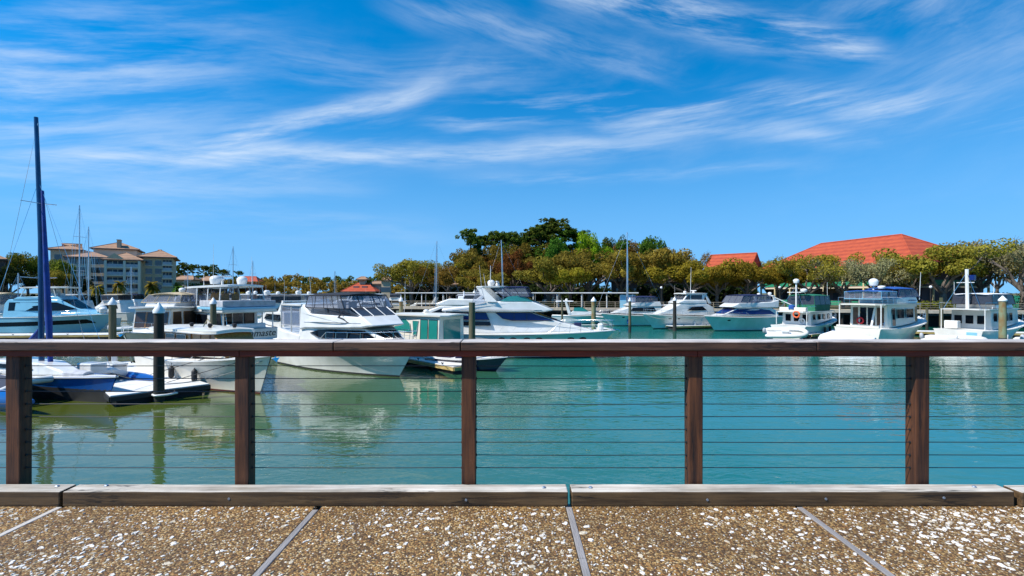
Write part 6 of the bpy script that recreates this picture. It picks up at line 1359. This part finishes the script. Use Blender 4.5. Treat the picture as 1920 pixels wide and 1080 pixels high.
# dark building behind the trees (seen as purple-brown walls between trunks)
db = empty('brown_building', (22, 110, LZ), R(-14)); tag(db, 'low dark brown building hidden behind the oak trunks', 'building'); MB().box(0, 24, 0, 8, 0, 5.2).build('wall', BRWN, db); hip(db, 0, 24, 0, 8, 5.2, 7.2, TERRA, 4)
for i in range(6): place(pane, 'window', db, (2 + 3.8 * i, -0.01, 1.2))
db = empty('brown_building', (-16, 118, LZ), R(-14)); tag(db, 'low tan building glimpsed between trunks left of the covered pier', 'building'); MB().box(0, 26, 0, 8, 0, 4.6).build('wall', STUT, db); hip(db, 0, 26, 0, 8, 4.6, 6.4, TERRA, 4)
for i in range(6): place(pane, 'window', db, (2 + 4 * i, -0.01, 1.2))
# green fence at the right edge
gf = empty('green_fence', (71.5, 74.5, LZ), ANG); tag(gf, 'green board fence at the end of the boardwalk', 'fence'); fm = MB().box(0.015, 0.385, 0, 0.05, 0, 2.1).mesh('board', GRNT)
for i in range(40): place(fm, 'board', gf, (0.4 * i, 0, 0))
MB().box(0, 16, 0.06, 0.12, 1.6, 1.75).build('fence_rail', GRNT, gf)

# apartments on the left bank (photo pixels at one distance give widths and heights)
AD = 130.0; ax = lambda px: (px - 960) / F * AD; az = lambda py, y=0.0: EYE - (py - 549) / F * (AD + y * 0.8) - LZ
ap = empty('apartment_block', (ax(205), AD, LZ), R(31)); tag(ap, 'four-storey cream apartment block with terracotta roofs and stacked balconies', 'apartment building'); X0 = ax(205)
ax2 = lambda px: (px - 205) / 8.7
def blk(px0, px1, y0, y1, top, mat, name='wall'): return MB().box(ax2(px0), ax2(px1), y0, y1, 0, az(top, y0)).build(name, mat, ap)
blk(196, 262, 0, 12, 484, STUG); blk(163, 196, 2.5, 14, 482, STUC); blk(125, 163, 4.5, 16, 484, STUW); blk(262, 322, 5, 20, 480, STUG); blk(160, 244, 12, 24, 468, STUC); blk(86, 140, 10, 26, 471, STUT)
hip(ap, ax2(194), ax2(264), 0, 12, az(486), az(473, 6), TERRA, 4.5); hip(ap, ax2(125), ax2(198), 3, 15, az(483, 3), az(474, 9), TERRA, 4.5); hip(ap, ax2(258), ax2(324), 5, 20, az(479, 5), az(465, 12), TERRA, 5, over=0.8)
hip(ap, ax2(158), ax2(246), 12, 24, az(466, 12), az(455, 18), TERRA, 5); hip(ap, ax2(82), ax2(140), 10, 26, az(470, 10), az(460, 18), TERRA, 6)
# front gable
MB().add([(ax2(196), -0.06, az(487)), (ax2(236), -0.06, az(487)), (ax2(214), -0.06, az(474))], [(0, 1, 2)]).build('gable', STUG, ap)
ch = MB().box(ax2(204), ax2(211), 12.5, 15, az(466, 13), az(450, 13)).build('chimney', STUT, ap); MB().box(ax2(203.4), ax2(211.6), 12.3, 15.2, az(450, 13), az(448.6, 13)).build('chimney_cap', STUC, ch)
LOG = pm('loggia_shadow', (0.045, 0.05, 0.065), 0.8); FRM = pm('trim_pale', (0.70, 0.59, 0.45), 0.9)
def loggia(px0, px1, top, bot, y=0.0):
    x0, x1, z1, z0 = ax2(px0), ax2(px1), az(top), az(bot)
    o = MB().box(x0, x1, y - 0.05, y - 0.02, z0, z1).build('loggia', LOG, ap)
    MB().box(x0 - .25, x1 + .25, y - 0.45, y - 0.06, z0 - 0.35, z0).build('balcony_slab', FRM, o); MB().box(x0, x1, y - 0.42, y - 0.36, z0 + .01, z0 + 0.75).build('railing', GRYC, o)
    n_ = 3
    for k in range(1, n_): xx = x0 + (x1 - x0) * k / n_; MB().box(xx - .07, xx + .07, y - 0.09, y - 0.052, z0, z1).build('mullion', STUG, o)
    MB().box(x0 + .3, (x0 + x1) / 2 - .2, y - 0.075, y - 0.055, z0 + .2, z1 - .4).build('glass_door', WINB, o)
for t_, b_ in ((489, 500), (505, 515), (520, 530), (534, 545)): loggia(201, 230, t_, b_)
for t_, b_ in ((491, 500), (505, 515), (519, 530), (534, 546)): loggia(235.5, 257.5, t_, b_)
for pxa in (198.5, 232.7, 260): MB().box(ax2(pxa) - .28, ax2(pxa) + .28, -0.5, -0.07, 0, az(487)).build('pilaster', FRM, ap)
for t_, b_ in ((483, 492), (495, 504), (508, 519), (523, 534)): loggia(302, 320, t_, b_, 5.0)
wm = MB().box(-0.75, 0.75, -0.05, 0.0, -0.7, 0.7).mesh('window', WINB); sm = MB().box(-0.95, 0.95, -0.14, 0.0, -0.86, -0.74).mesh('sill', STUW)
for (px, y) in ((176, 2.5), (186, 2.5), (134, 4.5), (150, 4.5), (274, 5), (293, 5)):
    for py in (491, 507, 523, 538):
        o = place(wm, 'window', ap, (ax2(px), y - .01, az(py, y))); place(sm, 'sill', o)
for px in (100, 116):
    for py in (481, 497, 513): place(wm, 'window', ap, (ax2(px), 9.98, az(py)))
bh = empty('brown_house', (-106.5, 104, LZ), R(42)); tag(bh, 'dark brown house at the end of the left bank', 'house'); MB().box(-16, 0, 0, 10, 0, 9.6).build('wall', BRWN, bh); hip(bh, -16, 0, 0, 10, 9.6, 12, TERRA, 5)
for i, z in ((-2.5, 2), (-2.5, 5.6), (-6, 2), (-6, 5.6)): place(wm, 'window', bh, (i, -0.01, z + .7))
# distant houses and pavilion
def cottage(px0, px1, d, top, eave, lab, wall, roof, g='red-roofed houses along the far shore'):
    x0, x1 = (px0 - 960) / F * d, (px1 - 960) / F * d; o = empty('waterfront_house', ((x0 + x1) / 2, d, LZ), 0); tag(o, lab, 'house', g); h_ = (x1 - x0) / 2; ze = EYE + (549 - eave) * d / F - LZ; zr = EYE + (549 - top) * d / F - LZ
    MB().box(-h_, h_, 0, h_ * 1.1, 0, ze).build('wall', wall, o); hip(o, -h_, h_, 0, h_ * 1.1, ze, zr, roof, h_ * 0.5)
    for k in (-.55, 0, .55): place(wm, 'window', o, (h_ * k, -0.02, ze * 0.55))
    return o
cottage(326, 362, 175, 517, 524, 'brown-red house right of the apartment block under the pines', STUT, TERRA); cottage(372, 412, 185, 518, 526, 'long red-brown house below the skyline pines', BRWN, TERRA)
cottage(440, 482, 190, 518, 528, 'red-roofed house behind the sportfisher radar', BRWN, REDR); cottage(715, 731, 150, 519, 525, 'narrow tan tower house left of the dark pier oak', STUT, TERRA); cottage(695, 722, 170, 527, 532, 'low tan house between pavilion and tower house', STUT, TERRA)
pv = empty('pavilion', ((674 - 960) / F * 165, 165, LZ)); tag(pv, 'low pavilion with bright orange hip roof and small lookout tower', 'pavilion')
k = 165 / F; MB().box(-24 * k, 24 * k, 0, 8, 0, 2.9).build('wall', STUW, pv); hip(pv, -30 * k, 30 * k, -1, 9, 3.0, EYE + 19 * k - LZ, REDR, 4); MB().box(-1.0, 1.0, 3, 5, 4, EYE + 26 * k - LZ).build('tower', STUT, pv)
hip(pv, -1.3, 1.3, 2.7, 5.3, EYE + 26 * k - LZ, EYE + 31 * k - LZ, TERRA, 1.2, 'tower_roof')
for q in (-14, -7, 0, 7, 14): place(pane, 'window', pv, (q * k, -0.02, 0.4))
for q in (-8, 8): MB().box(q * k - .9, q * k + .9, 0.8, 2.2, 3.6, 4.7).build('dormer', WINB, pv)
